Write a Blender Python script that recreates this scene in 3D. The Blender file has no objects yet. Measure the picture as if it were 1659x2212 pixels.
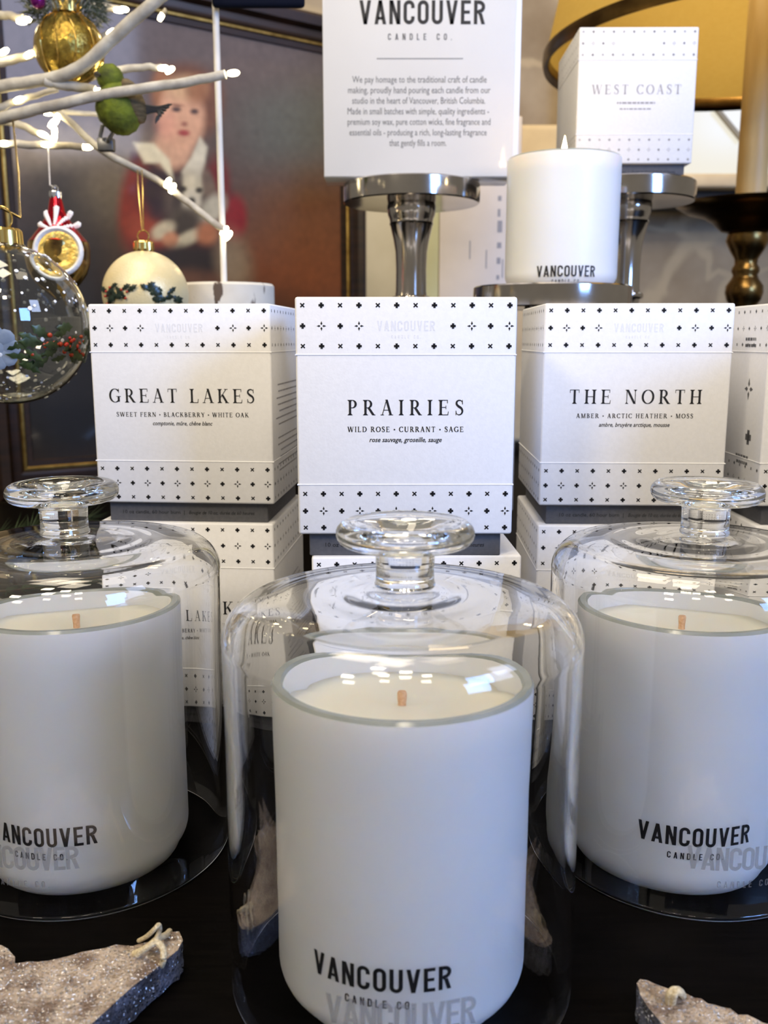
import bpy, bmesh, math, random
import numpy as np
from mathutils.geometry import delaunay_2d_cdt
from mathutils import Vector, Matrix, Euler, noise as mnoise

random.seed(7)
S = bpy.context.scene
COL = S.collection

# ------------------------------------------------------------------ camera, world, lights, exposure
TH = math.radians(10.6)          # downward pitch of the phone
FPX = 2000.0                     # focal length in pixels of the 1659x2212 frame
CH = 0.216                       # lens height over the table top
cam_d = bpy.data.cameras.new('camera')
cam_d.sensor_fit = 'VERTICAL'
cam_d.sensor_height = 36.0
cam_d.lens = 36.0 * FPX / 2212.0
cam_d.clip_start = 0.01
cam_d.dof.use_dof = True
cam_d.dof.focus_distance = 0.405
cam_d.dof.aperture_fstop = 16.0
cam = bpy.data.objects.new('camera', cam_d)
COL.objects.link(cam)
cam.location = (0, 0, CH)
cam.rotation_euler = (math.radians(90) - TH, 0, 0)
S.camera = cam

S.view_settings.view_transform = 'Standard'
S.view_settings.look = 'None'
S.view_settings.gamma = 1.0
S.view_settings.use_curve_mapping = False
S.view_settings.exposure = -0.03
S.cycles.max_bounces = 24
S.cycles.transmission_bounces = 20
S.cycles.glossy_bounces = 8
S.cycles.diffuse_bounces = 5
S.cycles.transparent_max_bounces = 16
S.cycles.sample_clamp_indirect = 25.0
S.cycles.use_denoising = True

W = bpy.data.worlds.new('world')
S.world = W
W.use_nodes = True
W.node_tree.nodes['Background'].inputs[0].default_value = (1.0, 0.90, 0.76, 1)
W.node_tree.nodes['Background'].inputs[1].default_value = 0.27


def aim(o, target):
    d = Vector(target) - Vector(o.location)
    o.rotation_euler = d.to_track_quat('-Z', 'Y').to_euler()


def area(name, loc, target, sx, sy, power, color):
    d = bpy.data.lights.new(name, 'AREA')
    d.shape = 'RECTANGLE'
    d.size, d.size_y = sx, sy
    d.energy = power
    d.color = color
    o = bpy.data.objects.new(name, d)
    COL.objects.link(o)
    o.location = loc
    aim(o, target)
    return o


COOL = (0.34, 0.52, 1.0)
WARM = (1.0, 0.86, 0.66)
# daylight through the shop windows to the right of and behind the photographer
area('window_light', (1.60, -1.25, 0.86), (0.02, 0.45, 0.2), 0.62, 0.80, 43, (0.22, 0.44, 1.0))
area('window_light', (2.05, -0.62, 1.42), (-0.4, 1.25, 0.5), 0.62, 0.80, 16, (0.55, 0.66, 1.0))
# warm shop ceiling lights, with added fill for the back wall and left jars
for lx, ly, lz, pw in ((-1.15, -1.25, 1.40, 14.5), (-0.5, -1.75, 2.15, 10.5), (0.05, -1.2, 2.15, 10.5), (0.6, -1.8, 2.15, 10.5), (-0.45, -0.75, 2.15, 10.5)):  # the lowest one is dropped to brighten the left jar fronts
    area('ceiling_and_fill_light', (lx, ly, lz), (0.0, 0.45, 0.1), 0.26, 0.26, pw, WARM)
area('ceiling_and_fill_light', (-0.10, 0.12, 2.0), (0.0, 0.32, 0.1), 0.4, 0.4, 7, WARM)
area('ceiling_and_fill_light', (0.35, 1.55, 1.75), (0.4, 2.1, 0.9), 0.3, 0.3, 2.6, (1.0, 0.74, 0.44))  # added lamp that brightens the upper back wall
area('ceiling_and_fill_light', (0.55, 0.35, 2.2), (0.2, 0.8, 0.1), 0.5, 0.5, 3, WARM)
area('ceiling_and_fill_light', (-0.45, 0.55, 1.9), (-0.2, 0.9, 0.2), 0.5, 0.5, 8, WARM)


def sl(c):
    """sRGB 0-255 -> linear rgba"""
    out = []
    for v in c[:3]:
        v = v / 255.0
        out.append(v / 12.92 if v <= 0.04045 else ((v + 0.055) / 1.055) ** 2.4)
    return (out[0], out[1], out[2], 1.0)


def P(u, v, Y):
    """point seen at photo pixel (u, v) at distance Y in front of the lens"""
    b = (1106.0 - v) / FPX
    a = (u - 829.5) / FPX
    t = Y / (math.cos(TH) + b * math.sin(TH))
    return Vector((a * t, Y, CH + t * (-math.sin(TH) + b * math.cos(TH))))


def ground(u, v, z=0.0):
    b = (1106.0 - v) / FPX
    a = (u - 829.5) / FPX
    t = (z - CH) / (-math.sin(TH) + b * math.cos(TH))
    return Vector((a * t, t * (math.cos(TH) + b * math.sin(TH)), z))


# ------------------------------------------------------------------ materials
def mat(name, color, rough=0.5, metal=0.0, color2=None, scale=40.0, bump=0.0, bscale=None, detail=4.0, stretch=None,
        coat=0.0, sss=0.0, spec=0.5, lo=0.35, hi=0.65, emit=None, coat_rough=0.05, sssr=0.01):
    m = bpy.data.materials.new(name)
    m.use_nodes = True
    nt = m.node_tree
    b = nt.nodes['Principled BSDF']
    b.inputs['Base Color'].default_value = color
    b.inputs['Roughness'].default_value = rough
    b.inputs['Metallic'].default_value = metal
    b.inputs['Specular IOR Level'].default_value = spec
    b.inputs['Coat Weight'].default_value = coat
    b.inputs['Coat Roughness'].default_value = coat_rough
    if sss:
        b.inputs['Subsurface Weight'].default_value = sss
        b.inputs['Subsurface Radius'].default_value = (1.0, 0.8, 0.6)
        b.inputs['Subsurface Scale'].default_value = sssr
    if emit:
        b.inputs['Emission Color'].default_value = emit[0]
        b.inputs['Emission Strength'].default_value = emit[1]
    tc = nt.nodes.new('ShaderNodeTexCoord')
    mp = nt.nodes.new('ShaderNodeMapping')
    if stretch:
        mp.inputs['Scale'].default_value = stretch
    nt.links.new(tc.outputs['Object'], mp.inputs['Vector'])
    if color2 is not None:
        n = nt.nodes.new('ShaderNodeTexNoise')
        n.inputs['Scale'].default_value = scale
        n.inputs['Detail'].default_value = detail
        r = nt.nodes.new('ShaderNodeValToRGB')
        r.color_ramp.elements[0].position = lo
        r.color_ramp.elements[1].position = hi
        r.color_ramp.elements[0].color = color
        r.color_ramp.elements[1].color = color2
        nt.links.new(mp.outputs[0], n.inputs['Vector'])
        nt.links.new(n.outputs['Fac'], r.inputs['Fac'])
        nt.links.new(r.outputs['Color'], b.inputs['Base Color'])
    if bump:
        n2 = nt.nodes.new('ShaderNodeTexNoise')
        n2.inputs['Scale'].default_value = bscale or scale
        n2.inputs['Detail'].default_value = detail
        bp = nt.nodes.new('ShaderNodeBump')
        bp.inputs['Strength'].default_value = bump
        bp.inputs['Distance'].default_value = 0.001
        nt.links.new(mp.outputs[0], n2.inputs['Vector'])
        nt.links.new(n2.outputs['Fac'], bp.inputs['Height'])
        nt.links.new(bp.outputs['Normal'], b.inputs['Normal'])
    return m


def glass(name, color=(1, 1, 1, 1), rough=0.0, ior=1.5, bump=0.0, bscale=60.0, stretch=None):
    m = bpy.data.materials.new(name)
    m.use_nodes = True
    nt = m.node_tree
    nt.nodes.remove(nt.nodes['Principled BSDF'])
    g = nt.nodes.new('ShaderNodeBsdfGlass')
    g.inputs['Color'].default_value = color
    g.inputs['Roughness'].default_value = rough
    g.inputs['IOR'].default_value = ior
    nt.links.new(g.outputs[0], nt.nodes['Material Output'].inputs['Surface'])
    if bump:
        tc = nt.nodes.new('ShaderNodeTexCoord')
        mp = nt.nodes.new('ShaderNodeMapping')
        if stretch:
            mp.inputs['Scale'].default_value = stretch
        n = nt.nodes.new('ShaderNodeTexNoise')
        n.inputs['Scale'].default_value = bscale
        n.inputs['Detail'].default_value = 2
        bp = nt.nodes.new('ShaderNodeBump')
        bp.inputs['Strength'].default_value = bump
        bp.inputs['Distance'].default_value = 0.001
        nt.links.new(tc.outputs['Object'], mp.inputs[0])
        nt.links.new(mp.outputs[0], n.inputs['Vector'])
        nt.links.new(n.outputs['Fac'], bp.inputs['Height'])
        nt.links.new(bp.outputs['Normal'], g.inputs['Normal'])
    return m


def see_through(name, color, alpha, rough=0.4):
    """thin translucent printing: part clear, part diffuse"""
    m = bpy.data.materials.new(name)
    m.use_nodes = True
    b = m.node_tree.nodes['Principled BSDF']
    b.inputs['Base Color'].default_value = color
    b.inputs['Roughness'].default_value = rough
    b.inputs['Alpha'].default_value = alpha
    return m


def glitter(name, c1, c2, c3, scale=1900.0, cover=0.80):
    """rough bark ground with sparkling flakes"""
    m = mat(name, c1, 0.75, 0, c2, scale=120, bump=1.0, bscale=650, detail=8, lo=.4, hi=.6)
    m.node_tree.nodes['Bump'].inputs['Distance'].default_value = .0022
    nt = m.node_tree
    b = nt.nodes['Principled BSDF']
    tc = nt.nodes['Texture Coordinate']
    vo = nt.nodes.new('ShaderNodeTexVoronoi')
    vo.inputs['Scale'].default_value = scale
    nt.links.new(tc.outputs['Object'], vo.inputs['Vector'])
    sep = nt.nodes.new('ShaderNodeSeparateColor')
    nt.links.new(vo.outputs['Color'], sep.inputs[0])
    st = nt.nodes.new('ShaderNodeMath')
    st.operation = 'GREATER_THAN'
    st.inputs[1].default_value = cover
    nt.links.new(sep.outputs[0], st.inputs[0])
    mix = nt.nodes.new('ShaderNodeMix')
    mix.data_type = 'RGBA'
    old = b.inputs['Base Color'].links[0].from_socket
    nt.links.new(st.outputs[0], mix.inputs[0])
    nt.links.new(old, mix.inputs[6])
    mix.inputs[7].default_value = c3
    nt.links.new(mix.outputs[2], b.inputs['Base Color'])
    nt.links.new(st.outputs[0], b.inputs['Metallic'])
    mr = nt.nodes.new('ShaderNodeMapRange')
    mr.inputs['To Min'].default_value = 0.8
    mr.inputs['To Max'].default_value = 0.2
    nt.links.new(st.outputs[0], mr.inputs['Value'])
    nt.links.new(mr.outputs[0], b.inputs['Roughness'])
    # each flake tilts its own way
    vm = nt.nodes.new('ShaderNodeVectorMath')
    vm.operation = 'SUBTRACT'
    vm.inputs[1].default_value = (0.5, 0.5, 0.5)
    nt.links.new(vo.outputs['Color'], vm.inputs[0])
    sc = nt.nodes.new('ShaderNodeVectorMath')
    sc.operation = 'SCALE'
    sc.inputs['Scale'].default_value = 1.0
    nt.links.new(vm.outputs[0], sc.inputs[0])
    ad = nt.nodes.new('ShaderNodeVectorMath')
    ad.operation = 'ADD'
    nt.links.new(b.inputs['Normal'].links[0].from_socket, ad.inputs[0])
    nt.links.new(sc.outputs[0], ad.inputs[1])
    no = nt.nodes.new('ShaderNodeVectorMath')
    no.operation = 'NORMALIZE'
    nt.links.new(ad.outputs[0], no.inputs[0])
    nt.links.new(no.outputs[0], b.inputs['Normal'])
    return m


M = {}
M['table'] = mat('espresso_wood', (0.0010, 0.0008, 0.0007, 1), 0.5, 0, (0.0026, 0.0020, 0.0017, 1), scale=60, bump=0.06, bscale=90,
                 stretch=(0.6, 9, 9), detail=6, spec=0.03)
M['card'] = mat('white_card', (0.80, 0.80, 0.81, 1), 0.62, 0, (0.83, 0.83, 0.84, 1), scale=500, bump=0.05, bscale=900, spec=0.3)
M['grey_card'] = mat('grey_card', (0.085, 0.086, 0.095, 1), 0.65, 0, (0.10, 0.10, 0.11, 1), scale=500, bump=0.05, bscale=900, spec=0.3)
M['ink'] = mat('black_ink', (0.008, 0.008, 0.010, 1), 0.5)
M['faint_ink'] = mat('grey_ink', (0.12, 0.12, 0.125, 1), 0.6)
M['pale_ink'] = mat('pale_grey_ink', (0.34, 0.33, 0.35, 1), 0.6)
M['glass'] = glass('clear_blown_glass', (0.998, 1.0, 1.0, 1), bump=0.10, bscale=24)
M['knob_glass'] = glass('clear_knob_glass', (0.985, 0.99, 0.99, 1), bump=0.12, bscale=90)
M['jar'] = mat('frosted_white_glass', (0.87, 0.88, 0.885, 1), 0.33, 0, (0.89, 0.90, 0.905, 1), scale=30, sss=0.4, sssr=0.008, spec=0.45)
M['jar_rim'] = mat('cut_glass_rim', (0.30, 0.325, 0.29, 1), 0.2, 0, (0.38, 0.40, 0.36, 1), scale=50)
M['wax'] = mat('cream_wax', (0.88, 0.83, 0.67, 1), 0.45, 0, (0.90, 0.86, 0.72, 1), scale=40, sss=0.5, sssr=0.01)
M['wick'] = mat('peach_wick', sl((236, 196, 156)), 0.8, 0, sl((214, 164, 120)), scale=600, bump=0.4, bscale=1500)
M['etch'] = see_through('etched_print', (0.16, 0.16, 0.17, 1), 0.55)
M['nickel'] = mat('aged_nickel', (0.50, 0.47, 0.44, 1), 0.13, 1.0, (0.40, 0.37, 0.34, 1), scale=25, bump=0.05, bscale=60)
M['brass'] = mat('dark_brass', (0.22, 0.13, 0.04, 1), 0.28, 1.0, (0.10, 0.055, 0.018, 1), scale=30, bump=0.08, bscale=80)
M['gold'] = mat('gold_cap', (0.85, 0.62, 0.20, 1), 0.22, 1.0, (0.7, 0.48, 0.14, 1), scale=80)
M['silver'] = mat('silver_cap', (0.8, 0.8, 0.8, 1), 0.2, 1.0, (0.65, 0.65, 0.68, 1), scale=80)
M['bark_white'] = mat('white_paper_wrap', sl((205, 200, 185)), 0.8, 0, sl((165, 158, 145)), scale=60, bump=0.6, bscale=200, stretch=(1, 1, 1))
M['bulb'] = mat('lit_bulb', (1, 0.9, 0.6, 1), 0.4, emit=((1.0, 0.84, 0.50, 1), 26.0))
M['twine'] = mat('cream_twine', sl((228, 214, 180)), 0.9, 0, sl((190, 172, 135)), scale=900, bump=0.8, bscale=1800)

# ------------------------------------------------------------------ mesh helpers
def link(name, me, m=None, parent=None, smooth=True, auto=None):
    o = bpy.data.objects.new(name, me)
    COL.objects.link(o)
    if m is not None:
        for mm in (m if isinstance(m, (list, tuple)) else [m]):
            me.materials.append(mm)
    if parent is not None:
        o.parent = parent
    if smooth:
        for p in me.polygons:
            p.use_smooth = True
        if auto is not None:
            me.set_sharp_from_angle(angle=math.radians(auto))
    return o


def bm_obj(name, bm, m=None, parent=None, smooth=True, auto=40):
    bmesh.ops.recalc_face_normals(bm, faces=bm.faces[:])
    me = bpy.data.meshes.new(name)
    bm.to_mesh(me)
    bm.free()
    return link(name, me, m, parent, smooth, auto)


def thing(name, label, cat, loc=(0, 0, 0), rz=0.0, group=None):
    o = bpy.data.objects.new(name, None)
    o.empty_display_size = 0.02
    COL.objects.link(o)
    o.location = loc
    o.rotation_euler = (0, 0, rz)
    o['label'] = label
    o['category'] = cat
    if group:
        o['group'] = group
    return o


def tag(o, label, cat, group=None):
    o['label'] = label
    o['category'] = cat
    if group:
        o['group'] = group
    return o


def add_lathe(bm, prof, seg=64, mats=None, axis=(0, 0), closed=False):
    """revolve (r, z) points; r == 0 ends are closed to a point"""
    rings = []
    for r, z in prof:
        if r < 1e-7:
            rings.append([bm.verts.new((axis[0], axis[1], z))])
        else:
            rings.append([bm.verts.new((axis[0] + r * math.cos(2 * math.pi * k / seg), axis[1] + r * math.sin(2 * math.pi * k / seg), z))
                          for k in range(seg)])
    n = len(rings)
    for i in range(n if closed else n - 1):
        A, B = rings[i], rings[(i + 1) % n]
        for k in range(seg):
            k2 = (k + 1) % seg
            vs = []
            for q in ((A[k % len(A)] if len(A) > 1 else A[0]), (A[k2] if len(A) > 1 else None),
                      (B[k2] if len(B) > 1 else None), (B[k] if len(B) > 1 else B[0])):
                if q is not None and q not in vs:
                    vs.append(q)
            if len(vs) >= 3:
                f = bm.faces.new(vs)
                if mats:
                    f.material_index = mats[i]


def lathe(name, prof, m, parent=None, seg=64, mats=None, auto=50, closed=False):
    bm = bmesh.new()
    add_lathe(bm, prof, seg, mats, closed=closed)
    return bm_obj(name, bm, m, parent, True, auto)


def arc(cx, cz, r, a0, a1, n=6, rx=None):
    return [(cx + (rx or r) * math.cos(math.radians(a0 + (a1 - a0) * i / n)), cz + r * math.sin(math.radians(a0 + (a1 - a0) * i / n)))
            for i in range(n + 1)]


def add_tube(bm, pts, radii, seg=10, caps=True):
    pts = [Vector(p) for p in pts]
    if not isinstance(radii, (list, tuple)):
        radii = [radii] * len(pts)
    rings = []
    up = Vector((0.13, 0.27, 0.95)).normalized()
    for i, p in enumerate(pts):
        d = (pts[min(i + 1, len(pts) - 1)] - pts[max(i - 1, 0)])
        d = d.normalized() if d.length > 1e-9 else Vector((0, 0, 1))
        s = d.cross(up)
        if s.length < 0.1:
            s = d.cross(Vector((1, 0, 0)))
        s.normalize()
        n = s.cross(d)
        rings.append([bm.verts.new(p + radii[i] * (math.cos(2 * math.pi * k / seg) * s + math.sin(2 * math.pi * k / seg) * n)) for k in range(seg)])
    for i in range(len(rings) - 1):
        for k in range(seg):
            bm.faces.new((rings[i][k], rings[i][(k + 1) % seg], rings[i + 1][(k + 1) % seg], rings[i + 1][k]))
    if caps:
        bm.faces.new(rings[0][::-1])
        bm.faces.new(rings[-1])


def spline(pts, n=6):
    """Catmull-Rom through the points"""
    pts = [Vector(p) for p in pts]
    if len(pts) < 3:
        return [pts[0].lerp(pts[-1], i / n) for i in range(n + 1)]
    out = []
    for i in range(len(pts) - 1):
        p0 = pts[i - 1] if i else pts[0] * 2 - pts[1]
        p1, p2 = pts[i], pts[i + 1]
        p3 = pts[i + 2] if i + 2 < len(pts) else pts[-1] * 2 - pts[-2]
        for k in range(n):
            t = k / n
            out.append(0.5 * ((2 * p1) + (p2 - p0) * t + (2 * p0 - 5 * p1 + 4 * p2 - p3) * t * t + (3 * p1 - p0 - 3 * p2 + p3) * t ** 3))
    out.append(pts[-1])
    return out


def tube(name, pts, r, m, parent=None, seg=10):
    bm = bmesh.new()
    add_tube(bm, pts, r, seg)
    return bm_obj(name, bm, m, parent)


def add_box(bm, x0, x1, y0, y1, z0, z1, bev=0.0, segs=2):
    r = bmesh.ops.create_cube(bm, size=1.0)
    vs = r['verts']
    for v in vs:
        v.co = Vector(((x0 + x1) / 2 + v.co.x * (x1 - x0), (y0 + y1) / 2 + v.co.y * (y1 - y0), (z0 + z1) / 2 + v.co.z * (z1 - z0)))
    if bev > 0:
        es = list({e for v in vs for e in v.link_edges})
        bmesh.ops.bevel(bm, geom=es, offset=bev, segments=segs, profile=0.5, affect='EDGES')


def box(name, dims, m, parent=None, bev=0.001, segs=2):
    bm = bmesh.new()
    add_box(bm, *dims, bev=bev, segs=segs)
    return bm_obj(name, bm, m, parent, True, 50)


# ------------------------------------------------------------------ lettering
def ribbon(pts, w, closed=False):
    """centre line + width(s) -> list of quads (2D)"""
    n = len(pts)
    ws = w if isinstance(w, (list, tuple)) else [w] * n
    L, R = [], []
    for i in range(n):
        a = pts[(i - 1) % n] if (closed or i > 0) else pts[i]
        b = pts[(i + 1) % n] if (closed or i < n - 1) else pts[i]
        dx, dy = b[0] - a[0], b[1] - a[1]
        l = math.hypot(dx, dy) or 1e-9
        nx, ny = -dy / l, dx / l
        L.append((pts[i][0] + nx * ws[i] / 2, pts[i][1] + ny * ws[i] / 2))
        R.append((pts[i][0] - nx * ws[i] / 2, pts[i][1] - ny * ws[i] / 2))
    q = []
    for i in range(n if closed else n - 1):
        j = (i + 1) % n
        q.append([R[i], R[j], L[j], L[i]])
    return q


def rect(x0, y0, x1, y1):
    return [(x0, y0), (x1, y0), (x1, y1), (x0, y1)]


def ell(cx, cy, rx, ry, a0, a1, n=18):
    return [(cx + rx * math.cos(math.radians(a0 + (a1 - a0) * i / n)), cy + ry * math.sin(math.radians(a0 + (a1 - a0) * i / n))) for i in range(n + 1)]


def seg2(a, b, w):
    """thick slanted bar with horizontal ends"""
    dx, dy = b[0] - a[0], b[1] - a[1]
    hw = w / 2 * math.hypot(dx, dy) / abs(dy)
    return [(a[0] - hw, a[1]), (a[0] + hw, a[1]), (b[0] + hw, b[1]), (b[0] - hw, b[1])]


SW = 0.155                       # stroke of the condensed grotesque


def sans(ch):
    h = SW / 2
    w = 0.50
    if ch == 'V':
        return [seg2((0.27, 0), (0.085, 1), SW), seg2((0.27, 0), (0.455, 1), SW)], 0.54
    if ch == 'A':
        return [seg2((0.085, 0), (0.27, 1), SW), seg2((0.455, 0), (0.27, 1), SW), rect(0.15, 0.19, 0.39, 0.31)], 0.54
    if ch == 'N':
        return [rect(0, 0, SW, 1), rect(w - SW, 0, w, 1), seg2((w - SW * 0.62, 0), (SW * 0.62, 1), SW * 0.95)], w
    if ch in 'CO':
        r = 0.25
        path = ell(w - r, r, r - h, r - h, 0, -90, 6) + ell(r, r, r - h, r - h, -90, -180, 6) + \
            ell(r, 1 - r, r - h, r - h, 180, 90, 6) + ell(w - r, 1 - r, r - h, r - h, 90, 0, 6)
        if ch == 'O':
            return ribbon(path, SW, True), w
        return ribbon([(w - h, 0.33)] + path + [(w - h, 0.67)], SW), w
    if ch == 'U':
        r = 0.25
        return ribbon([(h, 1)] + ell(r, r, r - h, r - h, 180, 360, 12) + [(w - h, 1)], SW), w
    if ch == 'E':
        return [rect(0, 0, SW, 1), rect(SW, 0, 0.44, SW * .92), rect(SW, 1 - SW * .92, 0.44, 1), rect(SW, 0.44, 0.40, 0.44 + SW * .85)], 0.45
    if ch == 'L':
        return [rect(0, 0, SW, 1), rect(SW, 0, 0.42, SW * .92)], 0.43
    if ch == 'R':
        r = 0.265
        return [rect(0, 0, SW, 1), seg2((w - SW * .5, 0), (0.28, 0.46), SW)] + \
            ribbon([(SW, 0.47)] + ell(w - r, 1 - r - .01, r - h, r - h, -90, 90, 10) + [(SW, 1 - h)], SW), w + 0.01
    if ch == 'D':
        r = 0.26
        return [rect(0, 0, SW, 1)] + ribbon([(SW, h)] + ell(w - r, r, r - h, r - h, -90, 0, 6) + ell(w - r, 1 - r, r - h, r - h, 0, 90, 6) + [(SW, 1 - h)], SW), w
    if ch == '.':
        return [rect(0, 0, 0.13, 0.13)], 0.14
    return [], 0.34


TT, tt = 0.150, 0.048            # thick and thin strokes of the roman capitals


def auto_w(pts, closed=False, T=None):
    T = T or TT
    n = len(pts)
    ws = []
    for i in range(n):
        a = pts[(i - 1) % n] if (closed or i > 0) else pts[i]
        b = pts[(i + 1) % n] if (closed or i < n - 1) else pts[i]
        dx, dy = b[0] - a[0], b[1] - a[1]
        l = math.hypot(dx, dy) or 1e-9
        ws.append(tt + (T - tt) * abs(dy / l) ** 1.5)
    return ws


def sv(x, y, half, up):
    """flat serif with small brackets, sitting at y"""
    s = 0.045
    y1 = y + s if up else y - s
    return rect(x - half, min(y, y1), x + half, max(y, y1))


def stem(x, w=TT, top=True, bot=True):
    q = [rect(x - w / 2, 0, x + w / 2, 1)]
    e = w / 2 + 0.085
    if bot:
        q.append(sv(x, 0, e, True))
        q.append([(x - w / 2 - 0.05, 0.045), (x + w / 2 + 0.05, 0.045), (x + w / 2, 0.11), (x - w / 2, 0.11)])
    if top:
        q.append(sv(x, 1, e, False))
        q.append([(x - w / 2, 0.89), (x + w / 2, 0.89), (x + w / 2 + 0.05, 0.955), (x - w / 2 - 0.05, 0.955)])
    return q


def serif(ch):
    if ch == 'A':
        return [seg2((0.10, 0), (0.37, 0.98), tt), seg2((0.66, 0), (0.38, 1.02), TT), rect(0.19, 0.31, 0.56, 0.31 + tt), sv(0.10, 0, 0.11, True), sv(0.66, 0, 0.15, True)], 0.80
    if ch == 'B':
        u = [(0.2, 1 - tt / 2)] + ell(0.30, 0.76, 0.21, 0.24 - tt / 2, 90, -90, 12) + [(0.2, 0.52 + tt / 2)]
        d = [(0.2, 0.52)] + ell(0.34, 0.265, 0.235, 0.265 - tt / 2, 90, -90, 12) + [(0.2, tt / 2)]
        return stem(0.17) + ribbon(u, auto_w(u, T=.14)) + ribbon(d, auto_w(d)), 0.68
    if ch == 'C' or ch == 'G':
        p = ell(0.43, 0.5, 0.36, 0.5 - tt / 2, 42, 318, 26)
        q = ribbon(p, auto_w(p)) + [rect(0.69, 0.70, 0.73, 1.0)]
        if ch == 'G':
            q += [rect(0.62, 0.06, 0.62 + TT, 0.45), rect(0.52, 0.415, 0.86, 0.46)]
            return q, 0.86
        q.append(rect(0.70, 0.02, 0.73, 0.26))
        return q, 0.78
    if ch == 'D':
        p = [(0.2, 1 - tt / 2)] + ell(0.34, 0.5, 0.40, 0.5 - tt / 2, 90, -90, 18) + [(0.2, tt / 2)]
        return stem(0.17) + ribbon(p, auto_w(p)), 0.84
    if ch in 'EF':
        q = stem(0.17) + [rect(0.2, 1 - tt, 0.62, 1), rect(0.2, 0.49, 0.50, 0.49 + tt), rect(0.49, 0.39, 0.525, 0.63), rect(0.585, 0.78, 0.625, 1)]
        if ch == 'E':
            q += [rect(0.2, 0, 0.66, tt), [(0.61, 0), (0.66, 0), (0.69, 0.25), (0.655, 0.25)]]
            return q, 0.72
        return q, 0.66
    if ch == 'H':
        return stem(0.17) + stem(0.69) + [rect(0.2, 0.48, 0.66, 0.48 + tt)], 0.86
    if ch == 'I':
        return stem(0.17), 0.34
    if ch == 'K':
        return stem(0.17) + [seg2((0.24, 0.40), (0.63, 0.98), tt), seg2((0.70, 0.0), (0.36, 0.60), TT), sv(0.63, 1, 0.13, False), sv(0.70, 0, 0.14, True)], 0.84
    if ch == 'L':
        return stem(0.17) + [rect(0.2, 0, 0.62, tt), [(0.57, 0), (0.62, 0), (0.655, 0.28), (0.615, 0.28)]], 0.68
    if ch == 'M':
        return stem(0.13, tt) + stem(0.86) + [seg2((0.49, 0), (0.17, 1), TT), seg2((0.49, 0), (0.83, 1), tt)], 1.02
    if ch == 'N':
        return stem(0.13, tt) + stem(0.72, tt, bot=False) + [seg2((0.69, 0), (0.17, 1), TT)], 0.86
    if ch == 'O':
        p = ell(0.44, 0.5, 0.37, 0.5 - tt / 2, 0, 360, 32)[:-1]
        return ribbon(p, auto_w(p, True), True), 0.88
    if ch in 'PR':
        p = [(0.2, 1 - tt / 2)] + ell(0.31, 0.73, 0.23, 0.27 - tt / 2, 90, -90, 14) + [(0.2, 0.46 + tt / 2)]
        q = stem(0.17) + ribbon(p, auto_w(p))
        if ch == 'R':
            q += [seg2((0.70, 0), (0.38, 0.48), TT), rect(0.62, 0, 0.82, 0.045)]
            return q, 0.80
        return q, 0.64
    if ch == 'S':
        k = [(0.50, 0.74), (0.47, 0.90), (0.30, 0.975), (0.14, 0.90), (0.115, 0.73), (0.24, 0.585), (0.42, 0.46), (0.50, 0.28), (0.44, 0.10), (0.28, 0.025),
             (0.12, 0.10), (0.075, 0.28)]
        p = [(v.x, v.y) for v in spline([Vector((a, b, 0)) for a, b in k], 4)]
        n = len(p)
        ws = [tt + (TT * 1.05 - tt) * max(0.0, 1 - abs(i / (n - 1) - 0.48) * 2.6) ** 0.8 for i in range(n)]
        return ribbon(p, ws) + [rect(0.48, 0.70, 0.515, 1.0), rect(0.06, 0.0, 0.095, 0.30)], 0.60
    if ch == 'T':
        return stem(0.37, top=False) + [rect(0.06, 1 - tt, 0.68, 1), rect(0.04, 0.77, 0.075, 1), rect(0.665, 0.77, 0.70, 1)], 0.74
    if ch == 'U':
        p = [(0.17, 1)] + [(0.17, 0.33)] + ell(0.43, 0.30, 0.26, 0.30 - tt / 2, 180, 360, 16) + [(0.69, 1)]
        n = len(p)
        ws = [TT + (tt - TT) * min(1, max(0, (i - 4) / (n - 8))) for i in range(n)]
        return ribbon(p, ws) + [sv(0.17, 1, 0.16, False), sv(0.69, 1, 0.12, False)], 0.84
    if ch == 'W':
        return [seg2((0.32, 0), (0.10, 1), TT), seg2((0.34, 0), (0.58, 1), tt), seg2((0.80, 0), (0.56, 1), TT), seg2((0.82, 0), (1.04, 1), tt),
                sv(0.10, 1, 0.14, False), sv(0.56, 1, 0.14, False), sv(1.04, 1, 0.11, False)], 1.14
    if ch == 'Y':
        return [rect(0.335, 0, 0.335 + TT, 0.50), sv(0.41, 0, 0.16, True), seg2((0.40, 0.46), (0.12, 1), TT), seg2((0.44, 0.46), (0.68, 1), tt), sv(0.12, 1, 0.14, False), sv(0.68, 1, 0.11, False)], 0.80
    if ch == '*':
        return [[(0.14 + 0.15 * math.cos(k * math.pi / 5), 0.45 + 0.15 * math.sin(k * math.pi / 5)) for k in range(10)]], 0.28
    return [], 0.34


def bolder(s, height, width):
    """small capitals with sturdier hairlines"""
    global TT, tt
    keep = TT, tt
    TT, tt = 0.185, 0.088
    q = set_line(s, serif, height, width)
    TT, tt = keep
    return q


def set_line(s, glyph, height, width=None, space=0.10, bold=1.0):
    """polygons of a line, centred on x = 0, baseline at y = 0; spacing stretched to reach the width"""
    g = [glyph(c) for c in s]
    natural = sum(a for _, a in g)
    if width is not None and len(s) > 1:
        space = (width / height - natural) / (len(s) - 1)
    total = natural + space * (len(s) - 1)
    x = -total / 2
    out = []
    for polys, adv in g:
        for p in polys:
            out.append([((x + a) * height, b * height) for a, b in p])
        x += adv + space
    return out


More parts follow.
